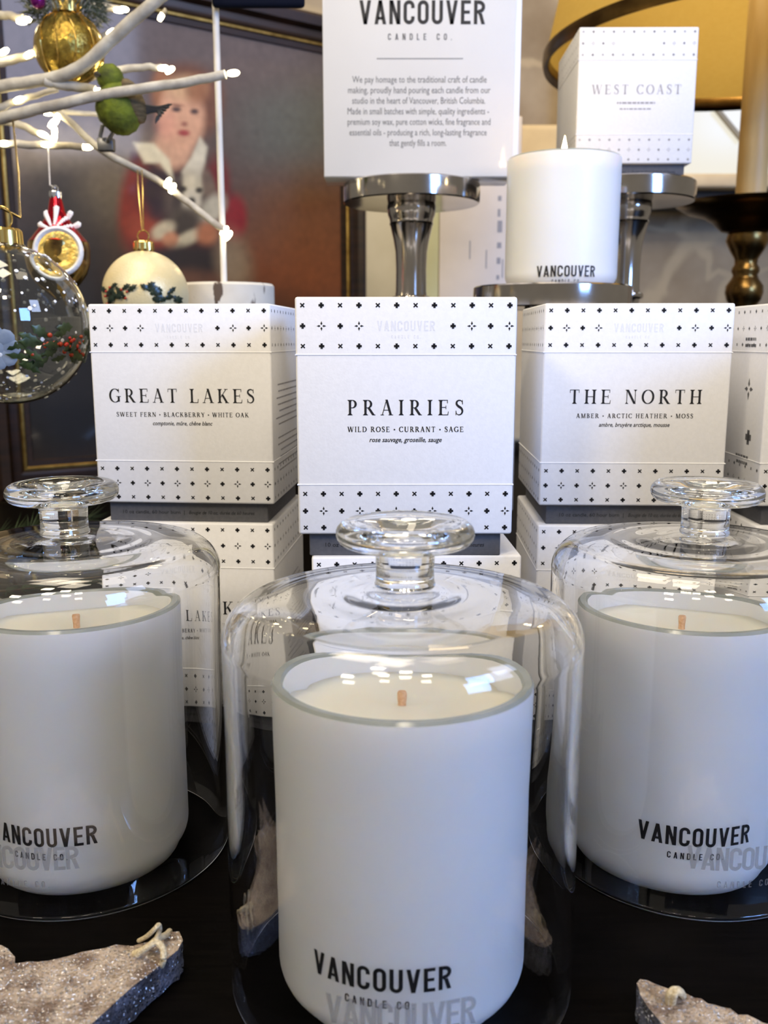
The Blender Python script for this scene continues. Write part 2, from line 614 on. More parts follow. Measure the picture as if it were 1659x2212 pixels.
def small_text(s, size, width=None, shear=0.0, offset=0.0):
    """a line in the built-in face, centred"""
    c = bpy.data.curves.new('line', 'FONT')
    c.body = s
    c.size = 1.0
    c.shear = shear
    c.resolution_u = 2
    c.align_x = 'CENTER'
    c.offset = offset
    o = bpy.data.objects.new('line', c)
    COL.objects.link(o)
    dg = bpy.context.evaluated_depsgraph_get()
    me = bpy.data.meshes.new_from_object(o.evaluated_get(dg))
    vs = [(v.co.x * size, v.co.y * size) for v in me.vertices]
    out = [[vs[i] for i in p.vertices] for p in me.polygons]
    bpy.data.objects.remove(o)
    bpy.data.curves.remove(c)
    bpy.data.meshes.remove(me)
    if width and vs:
        xs = [v[0] for v in vs]
        mid, k = (max(xs) + min(xs)) / 2, width / (max(xs) - min(xs))
        out = [[((a - mid) * k, b) for a, b in p] for p in out]
    return out


def merged(q):
    """one even sheet out of overlapping strokes"""
    vs, fs = [], []
    for p in q:
        fs.append(list(range(len(vs), len(vs) + len(p))))
        vs += [Vector((a * 1000, b * 1000)) for a, b in p]
    r = delaunay_2d_cdt(vs, [], fs, 1, 1e-4)
    return [[(r[0][i].x / 1000, r[0][i].y / 1000) for i in f] for f, src in zip(r[2], r[5]) if src]


def shift(polys, dx=0.0, dz=0.0):
    return [[(a + dx, b + dz) for a, b in p] for p in polys]


def print_mesh(name, polys, f, m, parent, thick=0.0):
    bm = bmesh.new()
    for p in polys:
        vs = [bm.verts.new(f(a, b)) for a, b in p]
        try:
            bm.faces.new(vs)
        except ValueError:
            pass
    if thick:
        bmesh.ops.remove_doubles(bm, verts=bm.verts[:], dist=2e-6)
    me = bpy.data.meshes.new(name)
    bm.to_mesh(me)
    bm.free()
    o = link(name, me, m, parent, smooth=False)
    if thick:
        me.validate()
        s = o.modifiers.new('relief', 'SOLIDIFY')
        s.thickness = thick
        s.offset = 0
    return o


# marks of the box pattern
def mark_x(x, z, r):
    return [[(x - r, z - r * .62), (x - r * .62, z - r), (x + r, z + r * .62), (x + r * .62, z + r)],
            [(x + r, z - r * .62), (x + r * .62, z - r), (x - r, z + r * .62), (x - r * .62, z + r)]]


def mark_dot(x, z, r):
    return [[(x - r, z - r * .42), (x + r, z - r * .42), (x + r, z + r * .42), (x - r, z + r * .42)],
            [(x - r * .42, z - r), (x + r * .42, z - r), (x + r * .42, z + r), (x - r * .42, z + r)],
            [(x - r * .75, z - r * .0), (x, z - r * .75), (x + r * .75, z), (x, z + r * .75)]]


def mark_star(x, z, r):
    q = []
    for dx, dz in ((1, 0), (-1, 0), (0, 1), (0, -1)):
        px, pz = -dz, dx
        q.append([(x + dx * r * .20, z + dz * r * .20), (x + dx * r * .46 + px * r * .21, z + dz * r * .46 + pz * r * .21),
                  (x + dx * r, z + dz * r), (x + dx * r * .46 - px * r * .21, z + dz * r * .46 - pz * r * .21)])
    return q


BW, BH, BZ = 0.0975, 0.117, 0.0110        # box width, total height, height of the grey foot


def pattern_polys(gap=True, k=1.0):
    q = []
    sp = 0.00826
    for (dz, kind) in ((0.0036, 0), (0.0125, 1), (0.0212, 0), (0.0872, 0), (0.0951, 2), (0.1028, 0)):
        z = BH - dz
        for c in range(12):
            x = (c - 5.5) * sp
            if kind == 0:
                q += mark_x(x, z, 0.00105 * k) if c % 2 == 0 else mark_dot(x, z, 0.00118 * k)
            else:
                if kind == 1 and gap and 4 <= c <= 7:
                    continue
                q += mark_dot(x, z, 0.00118 * k) if c % 2 == 0 else mark_star(x, z, 0.0021 * k)
    return q


def word_bars(rows, x0, x1, z0, dz, h, seed):
    """unreadable small print: broken grey lines"""
    rng = random.Random(seed)
    q = []
    for r in range(rows):
        a, b = x0 + rng.uniform(0, .15) * (x1 - x0), x1 - rng.uniform(0, .15) * (x1 - x0)
        x = a
        while x < b:
            w = rng.uniform(0.0012, 0.0042)
            q.append(rect(x, z0 - r * dz, min(x + w, b), z0 - r * dz + h))
            x += w + 0.0007
    return q


def print_bands(k, gap, f, m, lid):
    """the printed border at the top and the one at the bottom of a side"""
    q = pattern_polys(gap, k)
    for part in ([p for p in q if p[0][1] > BH / 2], [p for p in q if p[0][1] <= BH / 2]):
        print_mesh('printed_border', part, f, m, lid)


def candle_box(loc, rz, lines, label, group, ink='ink', sides=('left', 'right'), k=1.0):
    """lines: three printed lines on the front with their widths"""
    t = thing('candle_box', label, 'box', loc, rz, group)
    h = BW / 2
    lid = box('lid', (-h, h, -h, h, BZ, BH), M['card'], t, bev=0.0011)
    # the pressed lines round the lid
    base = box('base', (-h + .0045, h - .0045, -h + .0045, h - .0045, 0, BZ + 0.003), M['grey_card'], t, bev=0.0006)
    front = lambda e: (lambda a, b: (a, -h - e, b))
    right = lambda e: (lambda a, b: (h + e, a, b))
    left = lambda e: (lambda a, b: (-h - e, -a, b))
    print_bands(k, True, front(.00012), M[ink], lid)
    if 'right' in sides:
        print_bands(.8, False, right(.00012), M['faint_ink'], lid)
        print_mesh('small_print', word_bars(7, -.040, .036, BH - .043, .0036, .0008, 5) + word_bars(6, -.036, .034, BH - .072, .0036, .0008, 8), right(.00012), M['pale_ink'], lid)
    if 'left' in sides:
        print_bands(.8, False, left(.00012), M[ink if ink == 'pale_ink' else 'faint_ink'], lid)
    if 'stamped' in sides:
        print_bands(.8, False, left(.00012), M['faint_ink'], lid)
        print_mesh('small_print', word_bars(2, .016, .033, BH - .019, .0034, .0016, 3) +
                   word_bars(2, .013, .032, BH - .083, .0034, .0016, 4) + mark_star(.026, BH - .045, .006) + mark_dot(.030, BH - .071, .004),
                   left(.00012), M['faint_ink'], lid)
    q = shift(set_line(lines[0][0], serif, lines[0][2], lines[0][1]), 0, BH - .0516)
    if lines[1][0]:
        q += shift(bolder(lines[1][0], .0024, lines[1][1]), 0, BH - .0591)
        q += shift(small_text(lines[2][0], .0031, lines[2][1], 0.28, .012), 0, BH - .0636)
    else:
        q += word_bars(1, -lines[1][1] / 2, lines[1][1] / 2, BH - .0591, .003, .0015, 2) + word_bars(1, -lines[2][1] / 2, lines[2][1] / 2, BH - .0636, .003, .0011, 6)
    print_mesh('lettering', q, front(.00012), M[ink], lid)
    e = shift(set_line('VANCOUVER', sans, .0044, .0255), 0, BH - .0146) + shift(set_line('CANDLE CO.', sans, .0014, .0130), 0, BH - .0178)
    print_mesh('embossed_logo', merged(e), front(.0000), M['card'], lid, 0.00014)
    for z in (BH - .0250, BH - .0830):
        tube('pressed_ridge', [(-h, h, z), (-h, -h, z), (h, -h, z), (h, h, z)], .00036, M['card'], lid, 8)
    b = shift(small_text('10 oz candle, 60 hour burn  |', .0028, .0345), -.0195, .0042) + \
        shift(small_text('Bougie de 10 oz, durée de 60 heures', .0028, .0365, .25), .0185, .0042)
    print_mesh('lettering', b, (lambda a, z: (a, -h + .0045 - .00012, z)), M['ink'], base)
    return t


def candle(loc, label, rot, height=0.1055, group=None, lit=False, wax_z=None, za=.0227, zb=.0172):
    t = thing('jar_candle', label, 'candle', loc, rot, group)
    R, wl = 0.0425, 0.0040
    hz = height
    prof = [(0, 0.0006), (0.022, 0.0002), (0.030, 0.0)] + arc(R - .010, 0.0105, 0.0105, -80, 0, 8, rx=.010) + [(R, hz * .5), (R, hz - .0011)]
    body = len(prof) - 1
    prof += [(R - .0009, hz), (R - wl + .0008, hz - .0002), (R - wl, hz - .0012)]
    rim = 2
    prof += [(R - wl, 0.014), (R - wl - .006, 0.009), (0, 0.008)]
    mats = [0] * body + [1, 1, 1] + [0] * (len(prof) - 1 - body - 3)
    lathe('jar', prof, [M['jar'], M['jar_rim']], t, 96, mats, auto=35)
    wz = wax_z if wax_z is not None else hz - .0110
    ri = R - wl - .0001
    w = [(0, 0.0085), (ri - .007, 0.0095), (ri, 0.0145), (ri, wz + .0012), (ri - .0012, wz + .0004), (ri - .004, wz), (ri * .5, wz - .0002), (.003, wz + .0001), (0, wz + .0003)]
    lathe('wax', w, M['wax'], t, 96)
    lathe('wick', [(0, wz - .004), (.0014, wz - .004), (.00135, wz + .002), (.0016, wz + .0055), (.0013, wz + .0062), (0, wz + .0062)], M['wick'], t, 14)
    on = lambda e: (lambda a, z: ((R + e) * math.sin(a / R), -(R + e) * math.cos(a / R), z))
    q = shift(set_line('VANCOUVER', sans, .0079, .0440), 0, za) + shift(set_line('CANDLE CO.', sans, .0027, .0212), 0, zb)
    print_mesh('lettering', q, on(.00016), M['ink'], t)
    if lit:
        fz = wz + .004
        fp = [(0, fz), (.0014, fz + .0015), (.0026, fz + .005), (.0030, fz + .008), (.0024, fz + .013), (.0012, fz + .019), (0, fz + .024)]
        fl = lathe('flame', fp, mat('flame', (1, .8, .4, 1), .5, emit=((1.0, .74, .34, 1), 32.0)), t, 20)
    return t


def cloche(loc, label, knob_dx, rot, group, seed=0):
    t = thing('glass_cloche', label, 'cloche', loc, 0, group)
    R, wl, zt = 0.0585, 0.0030, 0.1365
    out = [(R - wl * .5, 0.0)] + arc(R - .0010, .0012, .0012, -80, 0, 4) + [(R + .0002, .02), (R, .05), (R - .0002, .09)] + \
        [(R - .0001, .1195)] + arc(R - .0125, .1210, .0125, 5, 78, 10) + [(.040, .1343), (.030, .1348), (.020, .1354), (.012, .1362), (0, .1366)]
    inn = [(0, .1334)]
    for r in (.006, .010, .014, .018, .022, .026, .030, .034, .038):
        inn.append((r, .1330 - .0010 * (r / .038) ** 2 + 0.00040 * math.sin(r * 900 + seed)))
    inn += arc(R - wl - .0112, .1192, .0112, 80, 0, 10) + [(R - wl, .09), (R - wl - .0001, .05), (R - wl, .02), (R - wl, .0016), (R - wl + .0006, .0003)]
    lathe('dome', out + inn, M['glass'], t, 128, closed=True, auto=80)
    # solid knob: flared foot, stem and a dished disc with a rolled edge
    kz = .1372
    prof = [(0, kz), (.0092, kz), (.0098, kz + .0004), (.0099, kz + .0012), (.0095, kz + .0020), (.0094, kz + .0060), (.0096, kz + .0110),
            (.0106, kz + .0130), (.0150, kz + .0138), (.0185, kz + .0139)] + arc(.0185, kz + .0177, .0038, -80, 88, 9) + \
        [(.0150, kz + .0211), (.0110, kz + .0203), (.0085, kz + .0188), (.0065, kz + .0168), (.0040, kz + .0158), (0, kz + .0155)]
    k = lathe('knob', prof, M['knob_glass'], t, 96, auto=60)
    k.location = (knob_dx, 0, 0)
    e = R + .0005
    q = shift(set_line('VANCOUVER', sans, .0093, .0440), 0, .0220) + shift(set_line('CANDLE CO.', sans, .0027, .0212), 0, .0150)
    c, s = math.cos(rot), math.sin(rot)
    def on(a, z):
        x, y = e * math.sin(a / R), -e * math.cos(a / R)
        return (x * c - y * s, x * s + y * c, z)
    q = merged(q)
    print_mesh('etched_lettering', q, on, M['etch'], t)
    return t


# ------------------------------------------------------------------ the setting
tb = thing('display_table', 'dark espresso wood display table under the candles and boxes', 'table', (0, 0, -.75))
box('tabletop', (-1.5, 1.6, 0.02, 2.05, .705, .75), M['table'], tb, bev=0.004)
for lx in (-1.40, 1.50):
    for ly in (.12, 1.95):
        box('leg', (lx - .04, lx + .04, ly - .04, ly + .04, 0, .705), M['table'], tb, bev=.004)
fl = box('floor', (-1.9, 2.0, -2.4, 2.15, -.80, -.75), mat('floor_boards', sl((70, 50, 34)), .45, 0, sl((46, 32, 22)), scale=6, stretch=(1, 8, 1)), None, bev=.002)
fl['kind'] = 'structure'

stone = mat('rough_stone', sl((140, 122, 96)), 0.9, 0, sl((182, 166, 140)), scale=7, bump=0.9, bscale=22, detail=8, lo=.3, hi=.7)
nt = stone.node_tree
vo = nt.nodes.new('ShaderNodeTexVoronoi')
vo.feature = 'DISTANCE_TO_EDGE'
vo.inputs['Scale'].default_value = 4.2
mpv = nt.nodes.new('ShaderNodeMapping')
mpv.inputs['Scale'].default_value = (1, 1, 1.5)
wob = nt.nodes.new('ShaderNodeTexNoise')
wob.inputs['Scale'].default_value = 5
wm = nt.nodes.new('ShaderNodeMix')
wm.data_type = 'RGBA'
wm.inputs[0].default_value = 0.12
nt.links.new(nt.nodes['Texture Coordinate'].outputs['Object'], wm.inputs[6])
nt.links.new(wob.outputs['Color'], wm.inputs[7])
nt.links.new(wm.outputs[2], mpv.inputs[0])
nt.links.new(mpv.outputs[0], vo.inputs['Vector'])
rp = nt.nodes.new('ShaderNodeValToRGB')
rp.color_ramp.elements[0].position = 0.02
rp.color_ramp.elements[1].position = 0.07
nt.links.new(vo.outputs['Distance'], rp.inputs['Fac'])
mx = nt.nodes.new('ShaderNodeMix')
mx.data_type = 'RGBA'
pb = nt.nodes['Principled BSDF']
old = pb.inputs['Base Color'].links[0].from_socket
nt.links.new(rp.outputs['Color'], mx.inputs[0])
mx.inputs[6].default_value = sl((190, 172, 140))
nt.links.new(old, mx.inputs[7])
nt.links.new(mx.outputs[2], pb.inputs['Base Color'])
# displaced wall face, one stone course over another
bm = bmesh.new()
nx, nz = 90, 60
gx = [-1.9 + 3.9 * i / nx for i in range(nx + 1)]
gz = [-0.8 + 2.6 * j / nz for j in range(nz + 1)]
grid = [[bm.verts.new((x, 2.12 + .025 * mnoise.noise(Vector((x * 3, z * 3.5, 0))) + .008 * mnoise.noise(Vector((x * 14, z * 14, 3))), z)) for x in gx] for z in gz]
for j in range(nz):
    for i in range(nx):
        bm.faces.new((grid[j][i], grid[j][i + 1], grid[j + 1][i + 1], grid[j + 1][i]))
rim = [v for v in bm.verts]
w = bm_obj('wall_back', bm, stone, None, True, None)
sm = w.modifiers.new('thickness', 'SOLIDIFY')
sm.thickness = 0.12
sm.offset = 1 if w.data.polygons[0].normal.y < 0 else -1
sm.offset = -sm.offset
w['kind'] = 'structure'

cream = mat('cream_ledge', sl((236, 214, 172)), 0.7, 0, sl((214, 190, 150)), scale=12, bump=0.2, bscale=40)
led = box('trim_1', (0.18, 1.6, 1.93, 2.10, P(1500, 405, 1.93).z, P(1500, 374, 1.93).z), cream, None, bev=.006)
led['kind'] = 'structure'
# bright window above the sill
wp = mat('bright_pane', (.05, .05, .05, 1), .3, emit=((1.0, .95, .80, 1), .86))
wx0, wx1 = P(1300, 300, 2.0).x, 1.10
wz0, wz1 = P(1500, 373, 2.0).z, P(1500, 373, 2.0).z + .34
wn = box('window_1', (wx0, wx1, 2.045, 2.052, wz0, wz1), wp, None, bev=.001)
wn['kind'] = 'structure'
bm = bmesh.new()
for q_ in ((wx0 - .05, wx0, wz0, wz1), (wx1, wx1 + .05, wz0, wz1), (wx0, wx1, wz1, wz1 + .05)):
    add_box(bm, q_[0], q_[1], 2.02, 2.07, q_[2], q_[3], bev=.004)
fr = bm_obj('window_frame', bm, cream, wn)
br = tube('glazing_bar', [P(1548, 236, 2.03), P(1604, 304, 2.03)], .006, mat('grey_bar', sl((150, 145, 130)), .6), wn, 8)
blk = box('cream_block', (P(1096, 300, 1.78).x, P(1240, 300, 1.78).x, 1.76, 1.92, 0.02, P(1160, 272, 1.78).z), cream, None, bev=.012, segs=3)  # added cream block in place of an unidentified pale patch
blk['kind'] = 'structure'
led_shadow = box('ledge_shadow_strip', (0.18, 1.6, 1.97, 2.10, P(1500, 440, 1.97).z, P(1500, 405, 1.97).z - .001), mat('ledge_shadow_brown', sl((70, 62, 50)), .7, 0, sl((52, 46, 38)), scale=15), None, bev=.004)  # dark-coloured strip standing in for the shadow under the ledge
led_shadow['kind'] = 'structure'

# ------------------------------------------------------------------ boxes
def front_at(X, Y, rz):
    h = BW / 2
    return (X - math.sin(rz) * h, Y + math.cos(rz) * h)


GL = (('GREAT LAKES', .0790, .0074), ('SWEET FERN * BLACKBERRY * WHITE OAK', .0720), ('comptonie, mûre, chêne blanc', .0325))
PR = (('PRAIRIES', .0520, .0068), ('WILD ROSE * CURRANT * SAGE', .0520), ('rose sauvage, groseille, sauge', .0325))
TN = (('THE NORTH', .0690, .0074), ('AMBER * ARCTIC HEATHER * MOSS', .0610), ('ambre, bruyère arctique, mousse', .0370))
WC = (('WEST COAST', .0735, .0074), (None, .0440), (None, .0350))
BG = 'white patterned candle boxes'
rC, rL, rR, rF = math.radians(0.3), math.radians(-4.4), math.radians(-1.7), math.radians(-.4)
x, y = front_at(.0097, .4147, rC)
candle_box((x, y, BH), rC, PR, 'white candle box directly behind the middle glass cloche knob, nearest of the boxes', BG)
candle_box((x + .004, y + .003, 0), math.radians(2.2), PR, 'lower white candle box seen through the middle glass cloche, beneath the nearest box', BG)
x, y = front_at(-.1078, .4960, rL)
candle_box((x, y, BH), rL, GL, 'white candle box at left beside the clear holly ball, topmost of its stack', BG)
candle_box((x - .001, y + .001, 0), rL, GL, 'lower white candle box behind the left cloche, under the left box', BG)
x, y = front_at(.1318, .4880, rR)
candle_box((x, y, BH), rR, TN, 'white candle box behind the right cloche knob, upper one of its stack', BG)
candle_box((x, y + .001, 0), rR, TN, 'lower white candle box behind the right cloche, under the right box', BG)
x, y = front_at(.1990 + BW / 2, .4860, rF)
candle_box((x, y, BH), rF, TN, 'white candle box at the right frame edge showing its long side panel, upper one', BG, sides=('stamped',))
candle_box((x + .001, y + .002, 0), rF, TN, 'lower white candle box at the right frame edge, mostly hidden by the cloche', BG, sides=('stamped',))

x, y = front_at(.2220 + BW / 2, .3560, rF)  # unseen stack added to cast the diagonal shadow on the right box
candle_box((x, y, BH), rF, PR, 'unseen white candle box added beyond the right frame edge to shade the right box, upper one', BG, sides=('left',))
candle_box((x, y, 0), rF, PR, 'unseen white candle box added beyond the right frame edge to shade the right box, lower one', BG, sides=('left',))

# ------------------------------------------------------------------ pillar holders
def pillar_holder(loc, top, R, label, dx=0.0):
    t = thing('pillar_holder', label, 'candle holder', loc, 0, 'silver pillar holders')
    th = .0165
    plate = [(0, top - th + .001), (R - .012, top - th + .001), (R - .0015, top - th), (R - .0003, top - th + .001), (R, top - th * .5), (R - .0003, top - .001), (R - .0016, top),
             (R - .0035, top), (R - .0045, top - .0022), (0, top - .0022)]
    lathe('plate', plate, M['nickel'], t, 96, auto=35)
    z = top - th
    s = [(0, z + .0012), (.0205, z + .0012), (.0212, z - .002), (.0205, z - .009), (.0190, z - .0125), (.0186, z - .0155), (.0192, z - .0165), (.0184, z - .018),
         (.0155, z - .030), (.0138, z - .040), (.0132, z - .055), (.0134, z - .074), (.0140, z - .0775), (.0166, z - .0785), (.0172, z - .0805), (.0166, z - .0825), (.0140, z - .0835),
         (.0132, z - .088), (.0136, .060), (.0165, .050), (.0172, .046), (.0150, .041), (.0170, .030), (.0300, .018), (.0400, .013), (0, .012)]
    lathe('stem', s, M['nickel'], t, 64, auto=35)
    lathe('foot', [(0, 0), (R * .86, 0), (R * .88, .002), (R * .86, .006), (R * .78, .009), (.036, .0135), (0, .0135)], M['nickel'], t, 80, auto=35)
    return t


Yd = .842
pA = P(889, 420, Yd)
pillar_holder((pA.x, Yd, 0), .3475, .0595, 'silver pillar holder carrying the white printed sign')
pB = P(1192, 620, .735)
pillar_holder((pB.x, .735, 0), .2556, .0605, 'shorter silver pillar holder under the lit candle')
pillar_holder((.2175, .862, 0), .3512, .0580, 'silver pillar holder carrying the highest white box, behind the lit candle')
x, y = front_at(.2085, .8155, math.radians(-.6))
candle_box((x, y, .3492), math.radians(-.6), WC, 'white candle box standing high on a silver pillar holder beside the lampshade', BG, ink='pale_ink', k=.85)

# ------------------------------------------------------------------ cloches and jar candles
def face_cam(x, y, off):
    return math.atan2(x, y) * -1 + math.radians(off)


CP = [(.0060, .2907), (-.1285, .3717), (.1245, .3717)]
KP = [(.0060, .2907), (-.1270, .3722), (.1285, .3720)]
JL = ['white jar candle with peach wick under the middle glass cloche', 'white jar candle under the left glass cloche', 'white jar candle under the right glass cloche']
CL = ['clear glass cloche with disc knob in the front middle, nearest one', 'clear glass cloche with disc knob at left, in front of the left boxes',
      'clear glass cloche with disc knob at right, in front of the right boxes']
for i in range(3):
    cx, cy = CP[i]
    candle((cx, cy, 0), JL[i], face_cam(cx, cy, (-9, -26, 14)[i]), group='white jar candles', height=(.1090, .1096, .1090)[i])
    kx, ky = KP[i]
    cloche((kx, ky, 0), CL[i], (.0008, -.004, .003)[i], face_cam(kx, ky, (0, -27, 25)[i]), 'glass cloches', seed=i * 1.7)
lc = candle((P(1210, 600, .735).x, .735, .2536), 'lit white jar candle with a flame on the shorter silver holder', face_cam(.1357, .735, 6), height=.0955, lit=True, wax_z=.0845,
            group='white jar candles', za=.0068, zb=.0022)
pl = bpy.data.lights.new('candle_flame', 'POINT')
pl.energy = 0.12
pl.color = (1.0, .62, .26)
pl.shadow_soft_size = .004
po = bpy.data.objects.new('candle_flame', pl)
COL.objects.link(po)
po.location = lc.location + Vector((0, 0, .0845 + .0085))

# ------------------------------------------------------------------ printed sign
YS = .812
sg = thing('sign_holder', 'white printed sign in a clear acrylic stand on the silver holder', 'sign', (0, 0, 0))
a, b = P(700, 383, YS), P(1106, 383, YS)
cx, bz = (a.x + b.x) / 2, a.z
sg.location = (cx, YS, bz)
acr = mat('frosted_acrylic', (.80, .82, .84, 1), .12, 0, (.84, .86, .87, 1), scale=8, spec=.6)
paper = mat('sign_paper', (.68, .67, .64, 1), .5, 0, (.70, .69, .66, 1), scale=20, coat=.3)
hw = (b.x - a.x) / 2
box('acrylic_back', (-hw, hw + .005, .0008, .0040, 0, .235), acr, sg, bev=.0008)
box('printed_card', (-hw + .0003, hw, -.0006, .0006, .0006, .2345), paper, sg, bev=.0002)
box('foot_plate', (-hw, hw, .003, .045, 0, .0030), acr, sg, bev=.0008)
def on_sign(u, v):
    q = P(u, v, YS)
    return q.x - cx, q.z - bz
q = []
cx1, zb = on_sign(912, 53)
_, zt_ = on_sign(912, 1)
wd = on_sign(1049, 30)[0] - on_sign(777, 30)[0]
q += shift(set_line('VANCOUVER', sans, zt_ - zb, wd), cx1, zb)
card = print_mesh('lettering', q, lambda a, z: (a, -.00075, z), M['ink'], sg)
q = []
c2, zb = on_sign(907, 87)
q += shift(set_line('CANDLE CO.', sans, on_sign(907, 73)[1] - zb, on_sign(976, 80)[0] - on_sign(838, 80)[0]), c2, zb)
print_mesh('lettering', q, lambda a, z: (a, -.00075, z), M['faint_ink'], sg)
q = []
q.append(rect(on_sign(814, 127)[0], on_sign(0, 128)[1], on_sign(1000, 127)[0], on_sign(0, 126.3)[1]))
body = ['We pay homage to the traditional craft of candle', 'making, proudly hand pouring each candle from our', 'studio in the heart of Vancouver, British Columbia.',
        'Made in small batches with simple, quality ingredients -', 'premium soy wax, pure cotton wicks, fine fragrance and', 'essential oils - producing a rich, long-lasting fragrance',
        'that gently fills a room.']
ext = [(761, 1051), (752, 1059), (761, 1048), (751, 1056), (751, 1059), (755, 1051), (841, 964)]
for i, (s, (u0, u1)) in enumerate(zip(body, ext)):
    v = 179 + i * 22.8
    c_, z_ = on_sign((u0 + u1) / 2, v)
    q += shift(small_text(s, .0074, on_sign(u1, v)[0] - on_sign(u0, v)[0]), c_, z_)
print_mesh('lettering', q, lambda a, z: (a, -.00075, z), M['faint_ink'], sg)

# ------------------------------------------------------------------ framed painting
YL, YR = 1.25, 1.541
pl0 = P(30, 500, YL)
pr0 = P(740, 500, YR)
pl0.z = pr0.z = 0
ex = (pr0 - pl0).normalized()
cw = (pr0 - pl0).length
zb, zt = .050, .648
ny = Vector((ex.y, -ex.x, 0))        # towards the room
pt = thing('framed_painting', 'framed portrait of a child in red holding a small dog, behind the twig tree', 'painting', pl0)
pt.rotation_euler = (0, 0, math.atan2(ex.y, ex.x))
NXc, NZc = 190, 220
X = np.linspace(0, cw, NXc)
Z = np.linspace(zb, zt, NZc)
XX, ZZ = np.meshgrid(X, Z)
wx, wy, wz = pl0.x + ex.x * XX, pl0.y + ex.y * XX, ZZ - CH
# canvas coordinates the picture was planned in
fw = wy * math.cos(TH) - wz * math.sin(TH)
U = 829.5 + FPX * wx / fw
V = 1106 - FPX * (wy * math.sin(TH) + wz * math.cos(TH)) / fw


def lin(c):
    return np.array(sl(c)[:3])


img = np.zeros(U.shape + (3,))
gv = np.clip(V / 650.0, 0, 1)[..., None]
gu = np.clip(U / 740.0, 0, 1)[..., None]
img[:] = lin((92, 82, 82)) * (1 - gv) + lin((84, 60, 42)) * gv


def blob(cx, cy, rx, ry, c, ang=0.0, soft=0.25, op=1.0):
    global img
    a = math.radians(ang)
    dx, dy = U - cx, V - cy
    p = (dx * math.cos(a) + dy * math.sin(a)) / rx
    q_ = (-dx * math.sin(a) + dy * math.cos(a)) / ry
    d = np.sqrt(p * p + q_ * q_)
    m = np.clip((1 + soft - d) / (2 * soft), 0, 1)
    m = (m * m * (3 - 2 * m) * op)[..., None]
    img = img * (1 - m) + lin(c) * m


def patch(poly, c, soft=6.0, op=1.0):
    """soft-edged polygon by signed distance"""
    global img
    n = len(poly)
    ins = np.zeros(U.shape, bool)
    dist = np.full(U.shape, 1e9)
    for i in range(n):
        (x0, y0), (x1, y1) = poly[i], poly[(i + 1) % n]
        cond = ((y0 > V) != (y1 > V)) & (U < (x1 - x0) * (V - y0) / ((y1 - y0) or 1e-9) + x0)
        ins ^= cond
        l2 = (x1 - x0) ** 2 + (y1 - y0) ** 2
        t_ = np.clip(((U - x0) * (x1 - x0) + (V - y0) * (y1 - y0)) / l2, 0, 1)
        dist = np.minimum(dist, np.hypot(U - x0 - t_ * (x1 - x0), V - y0 - t_ * (y1 - y0)))
    sd = np.where(ins, dist, -dist)
    m = np.clip((sd + soft) / (2 * soft), 0, 1)
    m = (m * m * (3 - 2 * m) * op)[..., None]
    img = img * (1 - m) + lin(c) * m


blob(640, 270, 120, 110, (98, 104, 98), soft=.8, op=.8)
blob(560, 120, 160, 70, (104, 92, 90), soft=.8, op=.7)
blob(680, 560, 170, 150, (120, 72, 44), soft=.8)
blob(600, 640, 160, 90, (126, 66, 34), soft=.8, op=.8)
blob(150, 330, 150, 60, (176, 162, 142), soft=.8, op=.8)
blob(150, 420, 130, 70, (66, 60, 56), soft=.7)
blob(235, 400, 60, 90, (112, 100, 82), soft=.8, op=.8)
blob(110, 560, 150, 110, (38, 32, 28), soft=.7)
blob(120, 820, 260, 230, (12, 10, 9), soft=.5)
blob(420, 800, 400, 170, (20, 15, 12), soft=.4)
# the sitter: red coat, wide pale collar, tousled hair
patch([(285, 330), (345, 345), (480, 360), (520, 470), (490, 570), (300, 600), (262, 480)], (72, 32, 32), 10)
blob(292, 440, 34, 92, (128, 40, 22), 6, .45)
blob(325, 505, 55, 30, (150, 62, 38), 30, .5)
blob(345, 410, 45, 55, (44, 26, 34), 0, .5)
blob(505, 470, 28, 48, (134, 24, 30), 0, .4)
blob(470, 400, 26, 60, (110, 30, 30), 0, .5)
blob(398, 190, 66, 52, (104, 62, 42), 0, .4)
blob(450, 230, 32, 60, (112, 72, 54), 8, .45)
blob(350, 195, 22, 50, (150, 98, 64), 0, .5)
blob(372, 325, 44, 40, (205, 160, 130), 10, .35)
blob(393, 252, 48, 72, (214, 164, 132), -6, .25)
blob(360, 270, 22, 30, (216, 150, 128), 0, .7, .6)
blob(400, 190, 40, 26, (206, 168, 126), 0, .6, .8)
blob(425, 195, 24, 30, (150, 98, 66), 0, .6, .9)
blob(381, 236, 10, 5.5, (58, 42, 48), 4, .5)
blob(420, 241, 9, 5.5, (58, 42, 48), 4, .5)
blob(381, 227, 14, 3.5, (140, 96, 76), 4, .7)
blob(398, 268, 7, 5, (150, 92, 78), 0, .7)
blob(397, 287, 13, 7, (158, 62, 62), 4, .5)
patch([(288, 308), (332, 310), (366, 345), (376, 392), (345, 352), (312, 352)], (226, 216, 184), 5)
patch([(432, 296), (448, 318), (436, 392), (402, 400), (392, 372), (414, 338)], (214, 206, 182), 5)
